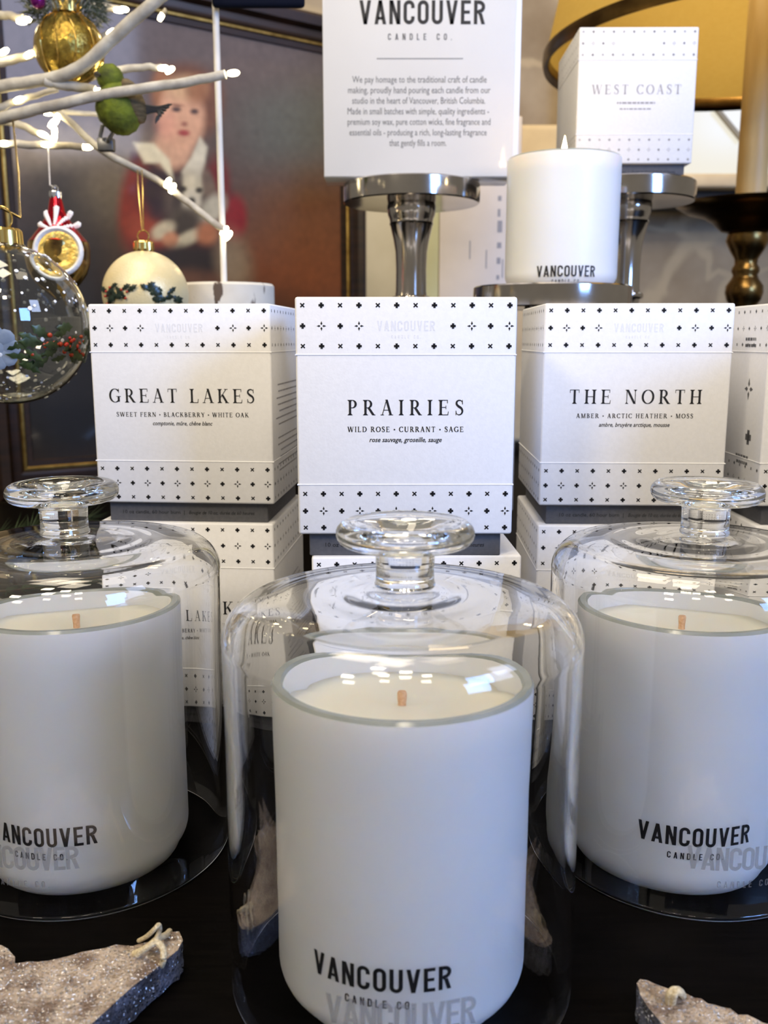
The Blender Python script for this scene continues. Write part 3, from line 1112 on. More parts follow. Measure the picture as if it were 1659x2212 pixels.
# the dog in its arms
blob(410, 440, 52, 62, (92, 80, 70), 0, .4)
blob(413, 402, 26, 28, (206, 196, 168), 0, .4)
blob(414, 436, 20, 26, (206, 198, 178), 0, .4)
blob(414, 470, 34, 20, (150, 138, 118), 0, .6)
blob(384, 418, 11, 38, (64, 52, 48), 8, .5)
blob(452, 402, 13, 40, (112, 94, 80), -14, .5)
blob(396, 408, 8, 6, (30, 26, 26), 0, .5)
blob(430, 411, 8, 6, (30, 26, 26), 0, .5)
blob(414, 434, 8, 8, (26, 22, 22), 0, .5)
blob(460, 452, 22, 34, (190, 184, 164), 35, .5)
blob(400, 480, 36, 34, (62, 52, 44), 0, .6)
blob(352, 498, 26, 17, (200, 188, 160), -30, .5)
blob(405, 516, 38, 14, (196, 186, 158), -28, .5)
blob(368, 518, 17, 17, (190, 132, 98), 0, .5)
blob(448, 505, 24, 26, (172, 108, 74), 20, .5)
blob(400, 565, 110, 36, (34, 22, 22), 0, .5)
blob(505, 570, 34, 62, (142, 122, 96), -12, .7, .9)
blob(400, 610, 60, 26, (96, 62, 44), 0, .7)
rngp = np.random.default_rng(3)
tex = rngp.normal(0, 1, U.shape)
for _ in range(2):
    tex = (tex + np.roll(tex, 1, 0) + np.roll(tex, -1, 0) + np.roll(tex, 1, 1) + np.roll(tex, -1, 1)) / 5
img *= (1 + .16 * tex)[..., None]
img = np.clip(img, 0, 1)
me = bpy.data.meshes.new('canvas')
verts = np.stack([XX, np.zeros_like(XX), ZZ], -1).reshape(-1, 3)
idx = np.arange(NXc * NZc).reshape(NZc, NXc)
faces = np.stack([idx[:-1, :-1], idx[:-1, 1:], idx[1:, 1:], idx[1:, :-1]], -1).reshape(-1, 4)
me.from_pydata(verts.tolist(), [], faces.tolist())
ca = me.color_attributes.new('paint', 'FLOAT_COLOR', 'POINT')
ca.data.foreach_set('color', np.concatenate([img.reshape(-1, 3), np.ones((NXc * NZc, 1))], 1).astype(np.float32).ravel())
cm = mat('varnished_oil', (.2, .15, .1, 1), .6, bump=.15, bscale=300, coat=.45, coat_rough=.07)
an = cm.node_tree.nodes.new('ShaderNodeVertexColor')
an.layer_name = 'paint'
cm.node_tree.links.new(an.outputs[0], cm.node_tree.nodes['Principled BSDF'].inputs['Base Color'])
cv = link('canvas', me, cm, pt)
so = cv.modifiers.new('board', 'SOLIDIFY')
so.thickness = .006
so.offset = -1
frame_m = mat('dark_walnut_frame', sl((46, 28, 18)), .35, 0, sl((24, 14, 9)), scale=14, stretch=(1, 1, 8), bump=.1, bscale=60)
gilt = mat('gilt_moulding', (.44, .30, .09, 1), .4, 1.0, (.24, .15, .04, 1), scale=70, bump=.3, bscale=150)


def frame_rail(bm, prof, o):
    """mitred moulding: (offset outwards from the canvas edge, height towards the room)"""
    loops = []
    for d, hgt in prof:
        loops.append([bm.verts.new(Vector((x_, -hgt, z_))) for x_, z_ in ((-d, zb - d), (cw + d, zb - d), (cw + d, zt + d), (-d, zt + d))])
    n = len(loops)
    for i in range(n):
        A, B = loops[i], loops[(i + 1) % n]
        for k in range(4):
            bm.faces.new((A[k], A[(k + 1) % 4], B[(k + 1) % 4], B[k]))


bm = bmesh.new()
frame_rail(bm, [(.0105, -.006), (.0105, .006), (.016, .009), (.024, .009), (.030, .016), (.042, .020), (.047, .015), (.047, -.006)], 0)
bm_obj('frame', bm, frame_m, pt, True, 30)
bm = bmesh.new()
frame_rail(bm, [(.0045, -.004), (.0045, .0052), (.006, .0068), (.0085, .0070), (.0100, .0058), (.0102, -.004)], 0)
bm_obj('gilt_moulding', bm, gilt, pt, True, 30)
bm = bmesh.new()
frame_rail(bm, [(-.004, .001), (-.003, .0025), (.0043, .0045), (.0044, -.004), (-.004, -.004)], 0)
bm_obj('frame_lip', bm, frame_m, pt, True, 30)

# ------------------------------------------------------------------ white cartons behind the holders
cart = mat('white_carton', sl((226, 216, 206)), .6, 0, sl((214, 204, 194)), scale=14)
cart2 = mat('cream_carton', sl((196, 190, 174)), .6, 0, sl((184, 178, 160)), scale=14)
Yc = 1.16
a, b = P(948, 600, Yc), P(1120, 600, Yc)
t1 = thing('tall_carton', 'tall white carton with a green side, standing behind the sign holder stem', 'carton', ((a.x + b.x) / 2, Yc + .04, 0))
hw = (b.x - a.x) / 2
box('carton_body', (-hw, hw, -.04, .04, 0, P(950, 250, Yc).z), cart, t1, bev=.002)
box('green_side_panel', (-hw - .022, -hw - .0005, -.038, .038, 0, P(950, 250, Yc).z - .002), mat('pale_green_card', sl((205, 204, 160)), .6, 0, sl((196, 194, 150)), scale=20), t1, bev=.001)
q = []
rngq = random.Random(4)
for k in range(7):
    zz = P(1087, 400 + k * 34, Yc).z
    q.append(rect(hw - .027, zz, hw - .024 + rngq.uniform(0, .003), zz + rngq.uniform(.004, .016)))
for k in range(3):
    q.append(rect(-.012 + k * .02, P(1000, 560 + 20 * k, Yc).z, -.0105 + k * .02, P(1000, 520 + 20 * k, Yc).z))
print_mesh('printed_marks', q, lambda a_, z_: (a_, -.0402, z_), M['pale_ink'], t1)
a, b = P(790, 600, 1.30), P(930, 600, 1.30)
t2 = box('grey_panel', (a.x, b.x, 1.31, 1.335, 0, P(860, 280, 1.3).z), cart2, None, bev=.003)
t2.name = 'display_board'
tag(t2, 'greyish white board standing between the painting frame and the tall carton', 'board')

# ------------------------------------------------------------------ lamp
YLp = 1.10
lp = P(1612, 560, YLp)
lamp = thing('table_lamp', 'brass table lamp with a candle sleeve and wide golden drum shade at the right edge', 'lamp', (lp.x, YLp, 0))
zr = P(1640, 128, YLp).z
R = .236
shade_m = bpy.data.materials.new('golden_shade')
shade_m.use_nodes = True
nt = shade_m.node_tree
pbs = nt.nodes['Principled BSDF']
pbs.inputs['Roughness'].default_value = .7
nz_ = nt.nodes.new('ShaderNodeTexNoise')
nz_.inputs['Scale'].default_value = 60
rr = nt.nodes.new('ShaderNodeValToRGB')
rr.color_ramp.elements[0].color = sl((226, 190, 96))
rr.color_ramp.elements[1].color = sl((234, 202, 110))
nt.links.new(nz_.outputs['Fac'], rr.inputs['Fac'])
nt.links.new(rr.outputs['Color'], pbs.inputs['Base Color'])
tr = nt.nodes.new('ShaderNodeBsdfTranslucent')
nt.links.new(rr.outputs['Color'], tr.inputs['Color'])
ms = nt.nodes.new('ShaderNodeMixShader')
ms.inputs[0].default_value = .5
nt.links.new(pbs.outputs[0], ms.inputs[1])
nt.links.new(tr.outputs[0], ms.inputs[2])
nt.links.new(ms.outputs[0], nt.nodes['Material Output'].inputs['Surface'])
hs = .24
lathe('shade', [(R - .0015, zr + .012), (R * .945, zr + .065), (R * .89, zr + .12), (R * .78, zr + hs)], shade_m, lamp, 128, auto=40)
lathe('shade_rim', [(R - .003, zr), (R + .0005, zr - .001), (R + .0022, zr + .004), (R + .0018, zr + .013), (R - .001, zr + .0145), (R - .0055, zr + .0145), (R - .0065, zr + .006)],
      M['brass'], lamp, 128, closed=True)
zd = P(1612, 440, YLp).z
lathe('drip_dish', [(0, zd - .034), (.018, zd - .033), (.030, zd - .030), (.040, zd - .020), (.050, zd - .014), (.068, zd - .009), (.081, zd - .001), (.0815, zd + .0008), (.080, zd + .001),
                    (.066, zd - .006), (.045, zd - .008), (0, zd - .008)], M['brass'], lamp, 80)
lathe('candle_sleeve', [(0, zd - .008), (.0168, zd - .008), (.0166, zd + .06), (.0160, zr + .10), (.0150, zr + .102), (0, zr + .102)],
      mat('cream_sleeve', sl((212, 186, 130)), .5, 0, sl((196, 166, 108)), scale=10, stretch=(8, 8, 1)), lamp, 48)
zs = zd - .033
lathe('turned_stem', [(0, zs), (.022, zs), (.024, zs - .008), (.019, zs - .018), (.013, zs - .028), (.0125, zs - .034), (.0150, zs - .038), (.0155, zs - .042), (.0135, zs - .046), (.015, zs - .050),
                      (.0205, zs - .058), (.0212, zs - .066), (.0190, zs - .074), (.0150, zs - .080), (.0165, zs - .090), (.0165, zs - .100), (.021, zs - .104), (.022, zs - .110), (.018, zs - .116),
                      (.016, .10), (.024, .08), (.030, .06), (.024, .045), (.03, .035), (0, .034)], M['brass'], lamp, 56)
lathe('foot', [(0, 0), (.085, 0), (.087, .006), (.080, .014), (.055, .022), (.034, .036), (0, .036)], M['brass'], lamp, 72)
bm = bmesh.new()
bmesh.ops.create_uvsphere(bm, u_segments=20, v_segments=14, radius=.026)
for v_ in bm.verts:
    v_.co.z += zr + .128
bm_obj('bulb', bm, mat('warm_bulb', (1, .85, .6, 1), .3, emit=((1.0, .78, .46, 1), 34.0)), lamp)

# ------------------------------------------------------------------ white pedestal stand with rod
YPd = .80
a, b = P(388, 640, YPd), P(592, 640, YPd)
zt_p = P(490, 614, YPd).z
ws = mat('distressed_white_wood', sl((228, 222, 206)), .7, 0, sl((214, 206, 188)), scale=30, bump=.3, bscale=90)
nt = ws.node_tree
n3 = nt.nodes.new('ShaderNodeTexNoise')
n3.inputs['Scale'].default_value = 55
n3.inputs['Detail'].default_value = 6
mp3 = nt.nodes.new('ShaderNodeMapping')
mp3.inputs['Scale'].default_value = (1.6, 1.6, .6)
r3 = nt.nodes.new('ShaderNodeValToRGB')
r3.color_ramp.elements[0].position = .615
r3.color_ramp.elements[1].position = .65
nt.links.new(nt.nodes['Texture Coordinate'].outputs['Object'], mp3.inputs[0])
nt.links.new(mp3.outputs[0], n3.inputs['Vector'])
nt.links.new(n3.outputs['Fac'], r3.inputs['Fac'])
mx3 = nt.nodes.new('ShaderNodeMix')
mx3.data_type = 'RGBA'
pb3 = nt.nodes['Principled BSDF']
old3 = pb3.inputs['Base Color'].links[0].from_socket
nt.links.new(r3.outputs['Color'], mx3.inputs[0])
nt.links.new(old3, mx3.inputs[6])
mx3.inputs[7].default_value = sl((92, 76, 62))
nt.links.new(mx3.outputs[2], pb3.inputs['Base Color'])
st = thing('rod_stand', 'white distressed pedestal with a thin rod and navy board before the painting', 'stand', ((a.x + b.x) / 2, YPd, 0))
rp_ = (b.x - a.x) / 2
lathe('pedestal', [(0, 0), (rp_, 0), (rp_ + .0005, .002), (rp_, zt_p - .002), (rp_ - .0015, zt_p), (0, zt_p)], ws, st, 72, auto=35)
pr_t = P(487, -60, YPd)
tube('rod', [(P(484, 612, YPd).x - st.location.x, 0, zt_p - .002), (P(484, 612, YPd).x - st.location.x, 0, pr_t.z)], .0027, mat('white_rod', sl((226, 222, 212)), .4, 0, sl((214, 210, 200)), scale=40), st, 16)
z0 = P(560, 24, YPd).z
x0, x1 = P(462, 10, YPd).x - st.location.x, P(660, 10, YPd).x - st.location.x
box('navy_board', (x0, x1, -.011, -.0035, z0, z0 + .09), mat('navy_paint', (.003, .005, .013, 1), .8, 0, (.004, .006, .016, 1), scale=20, spec=.1), st, bev=.003, segs=3)

# ------------------------------------------------------------------ twig tree with lights
YT = .86
tree = thing('twig_tree', 'white paper-wrapped twig tree with warm fairy lights at the upper left', 'twig tree', (P(-190, 700, YT).x, YT, 0))
T0 = tree.location


def rel(p):
    return Vector(p) - T0


trunk_pts = [Vector((T0.x, YT, 0)), Vector((T0.x + .004, YT, .2)), Vector((T0.x - .004, YT + .01, .38)), Vector((T0.x + .005, YT, .55)), Vector((T0.x, YT, .8))]
tube('trunk', [rel(p) for p in spline(trunk_pts, 5)], [.016 - .009 * i / 20 for i in range(21)], M['bark_white'], tree, 12)
lathe('stand_foot', [(0, 0), (.055, 0), (.056, .004), (.050, .010), (.02, .016), (0, .016)], M['bark_white'], tree, 40)


def branch(pts, r0, r1, lights=(), root=None):
    """pts: (u, v, distance); lights: fractions along the branch or offset points"""
    p3 = [P(*q) for q in pts]
    if root is not None:
        p3 = [Vector(root)] + p3
    sp = spline(p3, 7)
    n = len(sp)
    rr_ = []
    for i in range(n):
        k = i / (n - 1)
        rr_.append((r0 + (r1 - r0) * k) * (1 + .05 * mnoise.noise(Vector((i * .6, r0 * 900, len(lights))))))
        sp[i] = sp[i] + Vector((0, 0, .0010 * mnoise.noise(Vector((i * .45, r0 * 700, 3)))))
    o = tube('branch', [rel(p) for p in sp], rr_, M['bark_white'], tree, 10)
    for L in lights:
        u, v, d, ang = L
        c = P(u, v, d)
        bm = bmesh.new()
        add_lathe(bm, [(0, -.0040), (.0016, -.0038), (.0024, -.001), (.0023, .0025), (.0013, .0046), (0, .0052)], 12)
        for v_ in bm.verts:
            v_.co = Matrix.Rotation(math.radians(ang), 4, 'Y') @ v_.co + rel(c)
        bm_obj('light_bulb', bm, M['bulb'], o)
    return o


TR = lambda z: Vector((T0.x, YT, z))
branch([(-100, 215, .84), (0, 187, .82), (110, 170, .80), (180, 140, .79), (262, 66, .78), (345, -6, .77), (420, -70, .76)], .0054, .0046, [], TR(.44))
branch([(-100, 290, .82), (0, 256, .79), (110, 230, .77), (230, 203, .76), (400, 178, .755), (487, 160, .752)], .0054, .0034, [(503, 158, .752, 85)], TR(.40))
branch([(100, 175, .80), (140, 184, .80), (205, 194, .80)], .0045, .0035, [(196, 194, .80, 95), (213, 197, .80, 95)])
branch([(-80, 255, .84), (0, 232, .83), (60, 212, .83), (125, 192, .83)], .0042, .0022, [(40, 216, .824, 70)], TR(.42))
branch([(-90, 140, .88), (0, 134, .88), (40, 126, .88), (85, 112, .88)], .0050, .0034, [(62, 118, .875, 60), (82, 106, .88, 60), (8, 112, .87, 60)], TR(.47))
branch([(-80, 28, .90), (0, 32, .90), (50, 40, .90)], .0044, .0034, [(56, 42, .90, 95), (46, 47, .894, 95)], TR(.50))
branch([(150, 185, .86), (215, 160, .86), (300, 146, .86), (350, 146, .86)], .0042, .0026, [(222, 158, .855, 80), (352, 147, .858, 85), (366, 152, .858, 60), (238, 150, .855, 70)])
branch([(140, 100, .88), (210, 84, .88), (245, 68, .88)], .0040, .0028, [(240, 70, .878, 60)])
branch([(200, 14, .90), (262, 20, .90)], .0040, .0030, [(266, 20, .90, 95), (256, 22, .893, 95)])
branch([(95, 226, .85), (150, 262, .84), (215, 322, .83), (300, 368, .82), (350, 396, .81), (420, 448, .80), (486, 500, .79)], .0030, .0028,
       [(362, 396, .803, 30), (372, 408, .803, 30), (484, 500, .79, 40), (492, 510, .79, 40)])
branch([(-90, 322, .86), (0, 312, .85), (90, 314, .85), (180, 317, .85)], .0040, .0028, [(8, 310, .845, 90), (174, 317, .85, 90), (188, 318, .85, 90), (100, 312, .845, 90)], TR(.36))
branch([(-60, 260, .86), (30, 266, .86), (80, 288, .86), (115, 305, .86)], .0036, .0026, [(92, 290, .856, 110), (116, 300, .856, 20), (122, 258, .84, 20), (112, 268, .86, 40), (118, 284, .85, 0)], TR(.40))
branch([(100, 240, .87), (150, 242, .87), (225, 248, .87)], .0026, .0020, [(105, 244, .87, 90)])
branch([(360, 22, .92), (345, 35, .92)], .0024, .0020, [(348, 36, .92, 30)])
# the tree goes on past the top and left of the picture
branch([(-260, 120, .72), (-330, 20, .62), (-420, -60, .52)], .0050, .0030, [(-300, 60, .66, 40), (-360, -8, .58, 40), (-420, -62, .52, 40)], TR(.46))
branch([(-160, -120, .80), (-60, -220, .74), (80, -300, .68)], .0050, .0030, [(-100, -170, .765, 40), (0, -255, .71, 40), (84, -302, .68, 40)], TR(.56))
branch([(-200, -40, .98), (-40, -120, 1.02), (120, -170, 1.04)], .0050, .0030, [(-120, -82, 1.0, 40), (40, -145, 1.03, 40), (124, -172, 1.04, 40)], TR(.58))

# ------------------------------------------------------------------ ornaments
def ring_pts(c, r, n=18, tilt=0.0):
    return [Vector(c) + Vector((r * math.cos(2 * math.pi * k / n), tilt * r * math.cos(2 * math.pi * k / n), r * math.sin(2 * math.pi * k / n))) for k in range(n + 1)]


def cap(parent, z, r, h, m, ring_r):
    """fluted metal cap with wire ring"""
    bm = bmesh.new()
    n = 40
    rows = []
    for zz, kr in ((z - h, 1.02), (z - h * .15, 1.0), (z, .86)):
        rows.append([bm.verts.new((r * kr * (1 + .05 * math.sin(k * math.pi)) * math.cos(2 * math.pi * k / n) * (1.05 if k % 4 < 2 else .97),
                                   r * kr * math.sin(2 * math.pi * k / n) * (1.05 if k % 4 < 2 else .97),
                                   zz + (.0016 * (k % 4 < 2) if zz == z - h else 0))) for k in range(n)])
    for i in range(2):
        for k in range(n):
            bm.faces.new((rows[i][k], rows[i][(k + 1) % n], rows[i + 1][(k + 1) % n], rows[i + 1][k]))
    bm.faces.new(rows[-1])
    bm_obj('cap', bm, m, parent, True, 30)
    tube('hanging_ring', ring_pts((0, 0, z + ring_r * .85), ring_r), .0005, m, parent, 6)


OG = 'christmas ornaments on the twig tree'
# clear ball with painted snow and holly
c1 = P(18, 702, .565)
rb = .0470
o1 = thing('glass_bauble', 'clear glass ball ornament with white snow dots and a holly band at left', 'ornament', c1, 0, OG)
pro = arc(0, 0, rb, -90, 74, 40)
pri = arc(0, 0, rb - .0009, 74, -90, 40)
lathe('ball', [(0, -rb)] + pro[1:] + [(.0125, rb * .99), (.0117, rb * .99)] + pri[:-1] + [(0, -rb + .0009)], glass('thin_clear_glass', (.97, .975, .96, 1)), o1, 72, auto=60)
cap(o1, rb + .0085, .0112, .0105, M['gold'], .0068)
rng = random.Random(11)
bm = bmesh.new()
for k in range(240):
    a_ = rng.uniform(0, 2 * math.pi)
    zz = rng.uniform(-.95, .9)
    if -.50 < zz < .05 and rng.random() < .7:
        continue
    d = Vector((math.sqrt(1 - zz * zz) * math.cos(a_), math.sqrt(1 - zz * zz) * math.sin(a_), zz))
    m4 = Matrix.Translation(d * (rb + .0002)) @ d.to_track_quat('Z', 'Y').to_matrix().to_4x4() @ Matrix.Diagonal((1, 1, .35, 1))
    bmesh.ops.create_icosphere(bm, subdivisions=1, radius=rng.uniform(.0006, .0016), matrix=m4)
so_ = bm_obj('snow_dots', bm, mat('white_enamel', (.85, .85, .83, 1), .4, 0, (.9, .9, .9, 1), scale=50), o1)
so_['kind'] = 'stuff'


def leaf(bm, org, d, nrm, L, w, curl=.25):
    """pointed lobed leaf on a surface"""
    d = d.normalized()
    s = nrm.cross(d).normalized()
    prof = [(0, .10), (.15, .55), (.28, .42), (.42, 1.0), (.55, .60), (.70, .85), (.82, .38), (1.0, .02)]
    row = []
    for k, (t_, ww) in enumerate(prof):
        c = org + d * (L * t_) + nrm * (curl * L * math.sin(t_ * 3.0) * .3)
        row.append((bm.verts.new(c - s * w * ww), bm.verts.new(c + nrm * w * .15), bm.verts.new(c + s * w * ww)))
    for i in range(len(row) - 1):
        for j in range(2):
            bm.faces.new((row[i][j], row[i][j + 1], row[i + 1][j + 1], row[i + 1][j]))


leaf_m = mat('painted_holly', sl((70, 84, 44)), .35, 0, sl((34, 50, 26)), scale=120)
berry_m = mat('red_berry', sl((186, 30, 26)), .25, 0, sl((150, 60, 24)), scale=200)
bm = bmesh.new()
bb = bmesh.new()
for k in range(34):
    a_ = math.radians(-72 + 110 * rng.random())
    zz = rng.uniform(-.48, -.02)
    d = Vector((math.sqrt(1 - zz * zz) * math.cos(a_), math.sqrt(1 - zz * zz) * math.sin(a_), zz))
    tg = Vector((-d.y, d.x, rng.uniform(-.8, .8)))
    if rng.random() < .5:
        tg = -tg
    leaf(bm, d * (rb + .0004), tg, d, rng.uniform(.009, .015), rng.uniform(.0022, .0036))
for k in range(22):
    a_ = math.radians(-55 + 50 * rng.random())
    zz = rng.uniform(-.40, -.10)
    d = Vector((math.sqrt(1 - zz * zz) * math.cos(a_), math.sqrt(1 - zz * zz) * math.sin(a_), zz))
    bmesh.ops.create_icosphere(bb, subdivisions=2, radius=rng.uniform(.0009, .0015), matrix=Matrix.Translation(d * (rb + .0014)))
bm_obj('holly_leaves', bm, leaf_m, o1, True, None)
bm_obj('holly_berries', bb, berry_m, o1)
bm = bmesh.new()
d = Vector((-.02 + .0, -1, -.0)).normalized()
d = (Vector((0, 0, CH)) - c1 + Vector((-.10, 0, -.16))).normalized()
q4 = d.to_track_quat('Z', 'Y').to_matrix().to_4x4()
for k in range(9):
    off = Vector((.0078 * math.cos(k * 2 * math.pi / 8), .0078 * math.sin(k * 2 * math.pi / 8), 0)) if k < 8 else Vector((0, 0, 0))
    bmesh.ops.create_icosphere(bm, subdivisions=2, radius=.0052, matrix=Matrix.Translation(d * (rb - .0003)) @ q4 @ Matrix.Translation(off) @ Matrix.Diagonal((1, 1, .10, 1)))
bm_obj('snowflake_medallion', bm, mat('pale_blue_enamel', sl((150, 162, 176)), .3, 0, sl((124, 138, 156)), scale=120), o1)
tube('hanging_cord', [Vector((0, 0, rb + .0205)), P(43, 470, .585) - c1, P(40, 380, .70) - c1, P(28, 262, .785) - c1], .00075, M['gold'], o1, 8)

# red teardrop reflector ornament
c2 = P(128, 552, .74)
o2 = thing('teardrop_ornament', 'red and gold teardrop ornament with a round reflector, hanging behind the clear ball', 'ornament', c2, 0, OG)
red = mat('red_mercury_glass', (.45, .008, .02, 1), .12, .85, (.55, .015, .03, 1), scale=20)
rr0 = .0225
lathe('top_cone', [(0, .0430), (.0042, .0430), (.0052, .0390), (.0064, .0330), (.0092, .0270), (.0140, .0200), (.0195, .0130), (.0222, .0100), (0, .0090)], red, o2, 48, auto=60)
lathe('lower_bulb', [(0, .0098), (.0223, .0098), (.0232, .004), (.0226, -.006), (.0200, -.014), (.0150, -.021), (.0085, -.0270), (.003, -.031), (0, -.033)],
      mat('gold_mercury_glass', (.55, .36, .09, 1), .14, .9, (.12, .07, .03, 1), scale=60), o2, 48, auto=60)
cap(o2, .0475, .0046, .0055, M['silver'], .0022)
fd = Vector((.12, -1, .06)).normalized()
qf = fd.to_track_quat('Z', 'Y')
rf = lathe('reflector', [(0, .0004), (.004, .0014), (.008, .0002), (.0115, .0016), (.0146, .0012), (.0156, .0028), (.0165, .0036), (.0182, .0026), (.0186, .0006), (.0180, -.0015), (0, -.0085)],
           [mat('gold_foil', (.95, .72, .22, 1), .38, .8, (.55, .36, .08, 1), scale=170, bump=1.0, bscale=260), mat('white_glitter_rim', (.82, .82, .80, 1), .5, 0, (.9, .9, .9, 1), scale=500, bump=.5)],
           o2, 48, mats=[0, 0, 0, 0, 1, 1, 1, 1, 1, 1])
rf.rotation_euler = qf.to_euler()
rf.location = fd * .0205 + Vector((.004, 0, 0))
bm = bmesh.new()
for k in range(5):
    a_ = math.radians(20 + 35 * k)
    dr = Vector((math.cos(a_) * .9, 0, math.sin(a_)))
    base_c = Vector((.002, 0, .017)) + dr * .002
    for kk in range(8):
        f = kk / 7
        ctr = base_c + dr * (.003 + .012 * f)
        rad = max(.0, math.hypot(ctr.x, 0))
        zc = ctr.z
        # ride on the cone surface
        cr = np.interp(zc, [.010, .013, .020, .027, .033, .043], [.0222, .0195, .0140, .0092, .0064, .0042])
        yy = -math.sqrt(max(cr * cr - ctr.x * ctr.x, 1e-6))
        bmesh.ops.create_icosphere(bm, subdivisions=1, radius=.0012 + .0014 * f, matrix=Matrix.Translation((ctr.x, yy, zc)) @ Matrix.Diagonal((1, .5, 1, 1)))
bm_obj('painted_petals', bm, mat('white_enamel_petal', (.86, .82, .78, 1), .4, 0, (.9, .87, .84, 1), scale=90), o2)
tube('hanging_cord', [Vector((0, 0, .050)), P(108, 400, .76) - c2, P(104, 318, .845) - c2], .0006, mat('white_cord', sl((200, 200, 205)), .6, 0, sl((180, 180, 190)), scale=200), o2, 8)

# cream ball with holly
c3 = P(315, 636, .715)
r3b = .0318
o3 = thing('cream_bauble', 'frosted cream ball ornament with dark holly, hanging behind the left box', 'ornament', c3, 0, OG)
lathe('ball', [(0, -r3b)] + arc(0, 0, r3b, -88, 82, 36) + [(0, r3b * .992)], mat('cream_frosted_glass', sl((238, 222, 176)), .32, .15, sl((226, 206, 152)), scale=30, bump=.35, bscale=700), o3, 64)
cap(o3, r3b + .0068, .0072, .0076, M['gold'], .0042)
bm = bmesh.new()
bb = bmesh.new()
for k in range(26):
    grp = [-118, -58][k % 2]
    a_ = math.radians(grp + rng.uniform(-20, 20))
    zz = rng.uniform(-.25, .14)
    d = Vector((math.sqrt(1 - zz * zz) * math.cos(a_), math.sqrt(1 - zz * zz) * math.sin(a_), zz))
    tg = Vector((-d.y, d.x, rng.uniform(-.9, .9))) * (1 if rng.random() < .5 else -1)
    leaf(bm, d * (r3b + .0003), tg, d, rng.uniform(.007, .010), rng.uniform(.002, .003))
    if k % 4 == 0:
        bmesh.ops.create_icosphere(bb, subdivisions=2, radius=.0010, matrix=Matrix.Translation(d * (r3b + .0012)))
bm_obj('holly_leaves', bm, mat('dark_holly', sl((40, 54, 40)), .3, 0, sl((22, 34, 28)), scale=120), o3, True, None)
bm_obj('holly_berries', bb, berry_m, o3)
bm = bmesh.new()
for s_ in (-.0018, .0018):
    add_tube(bm, [Vector((s_ * .3, 0, r3b + .015)), P(303, 400, .77) - c3 + Vector((s_, 0, 0)), P(302, 366, .818) - c3 + Vector((s_, 0, 0))], .00045, 6)
bm_obj('hanging_cord', bm, M['gold'], o3)

# gold ball under frosted greenery
c4 = P(150, 107, .852)
r4 = .0290
o4 = thing('gold_bauble', 'translucent gold glitter ball with frosted greenery on top, behind the upper branch', 'ornament', c4, 0, OG)
lathe('ball', [(0, -r4)] + arc(0, 0, r4, -88, 74, 36) + [(.0105, r4), (.0105, r4 + .008), (0, r4 + .008)],
      mat('gold_crackle', (.50, .36, .07, 1), .22, .8, (.25, .16, .03, 1), scale=110, bump=1.0, bscale=260), o4, 64)
bm = bmesh.new()
for k in range(5):
    a_ = math.radians(-150 + 30 * k)
    pts = []
    for j in range(9):
        f = j / 8
        zz = r4 * math.cos(math.pi * f) * .96
        rad = math.sqrt(max(r4 * r4 - zz * zz, 0)) + .0012
        pts.append((rad * math.cos(a_ + .5 * math.sin(3 * f)), rad * math.sin(a_ + .5 * math.sin(3 * f)), zz))
    add_tube(bm, pts, .0006, 6)
bm_obj('gold_wire', bm, M['gold'], o4)
lathe('cap', [(0, r4 + .013), (.0115, r4 + .013), (.0122, r4 + .010), (.0118, r4 - .001), (.010, r4 - .0015), (0, r4 - .001)], M['gold'], o4, 40)
fir_m = mat('frosted_needles', sl((44, 58, 38)), .7, 0, sl((150, 152, 140)), scale=140, lo=.48, hi=.66)
bm = bmesh.new()


def needle(bm, a, b, r):
    a, b = Vector(a), Vector(b)
    d = (b - a).normalized()
    s = d.cross(Vector((.3, .2, .93))).normalized()
    n = s.cross(d)
    vs = [bm.verts.new(a + r * (math.cos(k * 2.094) * s + math.sin(k * 2.094) * n)) for k in range(3)]
    tip = bm.verts.new(b)
    for k in range(3):
        bm.faces.new((vs[k], vs[(k + 1) % 3], tip))


for k in range(1300):
    a_ = rng.uniform(0, 2 * math.pi)
    rad = .033 * math.sqrt(rng.random())
    base_p = Vector((rad * math.cos(a_), rad * math.sin(a_), r4 + rng.uniform(-.006, .03) if rad > .016 else r4 + rng.uniform(.012, .03)))
    d = Vector((math.cos(a_) * rng.uniform(.3, 1), math.sin(a_) * rng.uniform(.3, 1), rng.uniform(-.7, .8))).normalized()
    needle(bm, base_p, base_p + d * rng.uniform(.006, .012), .0008)
nd = bm_obj('frosted_greenery', bm, fir_m, o4, True, None)
nd['kind'] = 'stuff'
bm = bmesh.new()
bmesh.ops.create_icosphere(bm, subdivisions=2, radius=.0062, matrix=Matrix.Translation(P(82, 2, .822) - c4))
bm_obj('purple_berry', bm, mat('purple_glass', (.16, .008, .14, 1), .2, .6, (.22, .01, .2, 1), scale=60), o4)

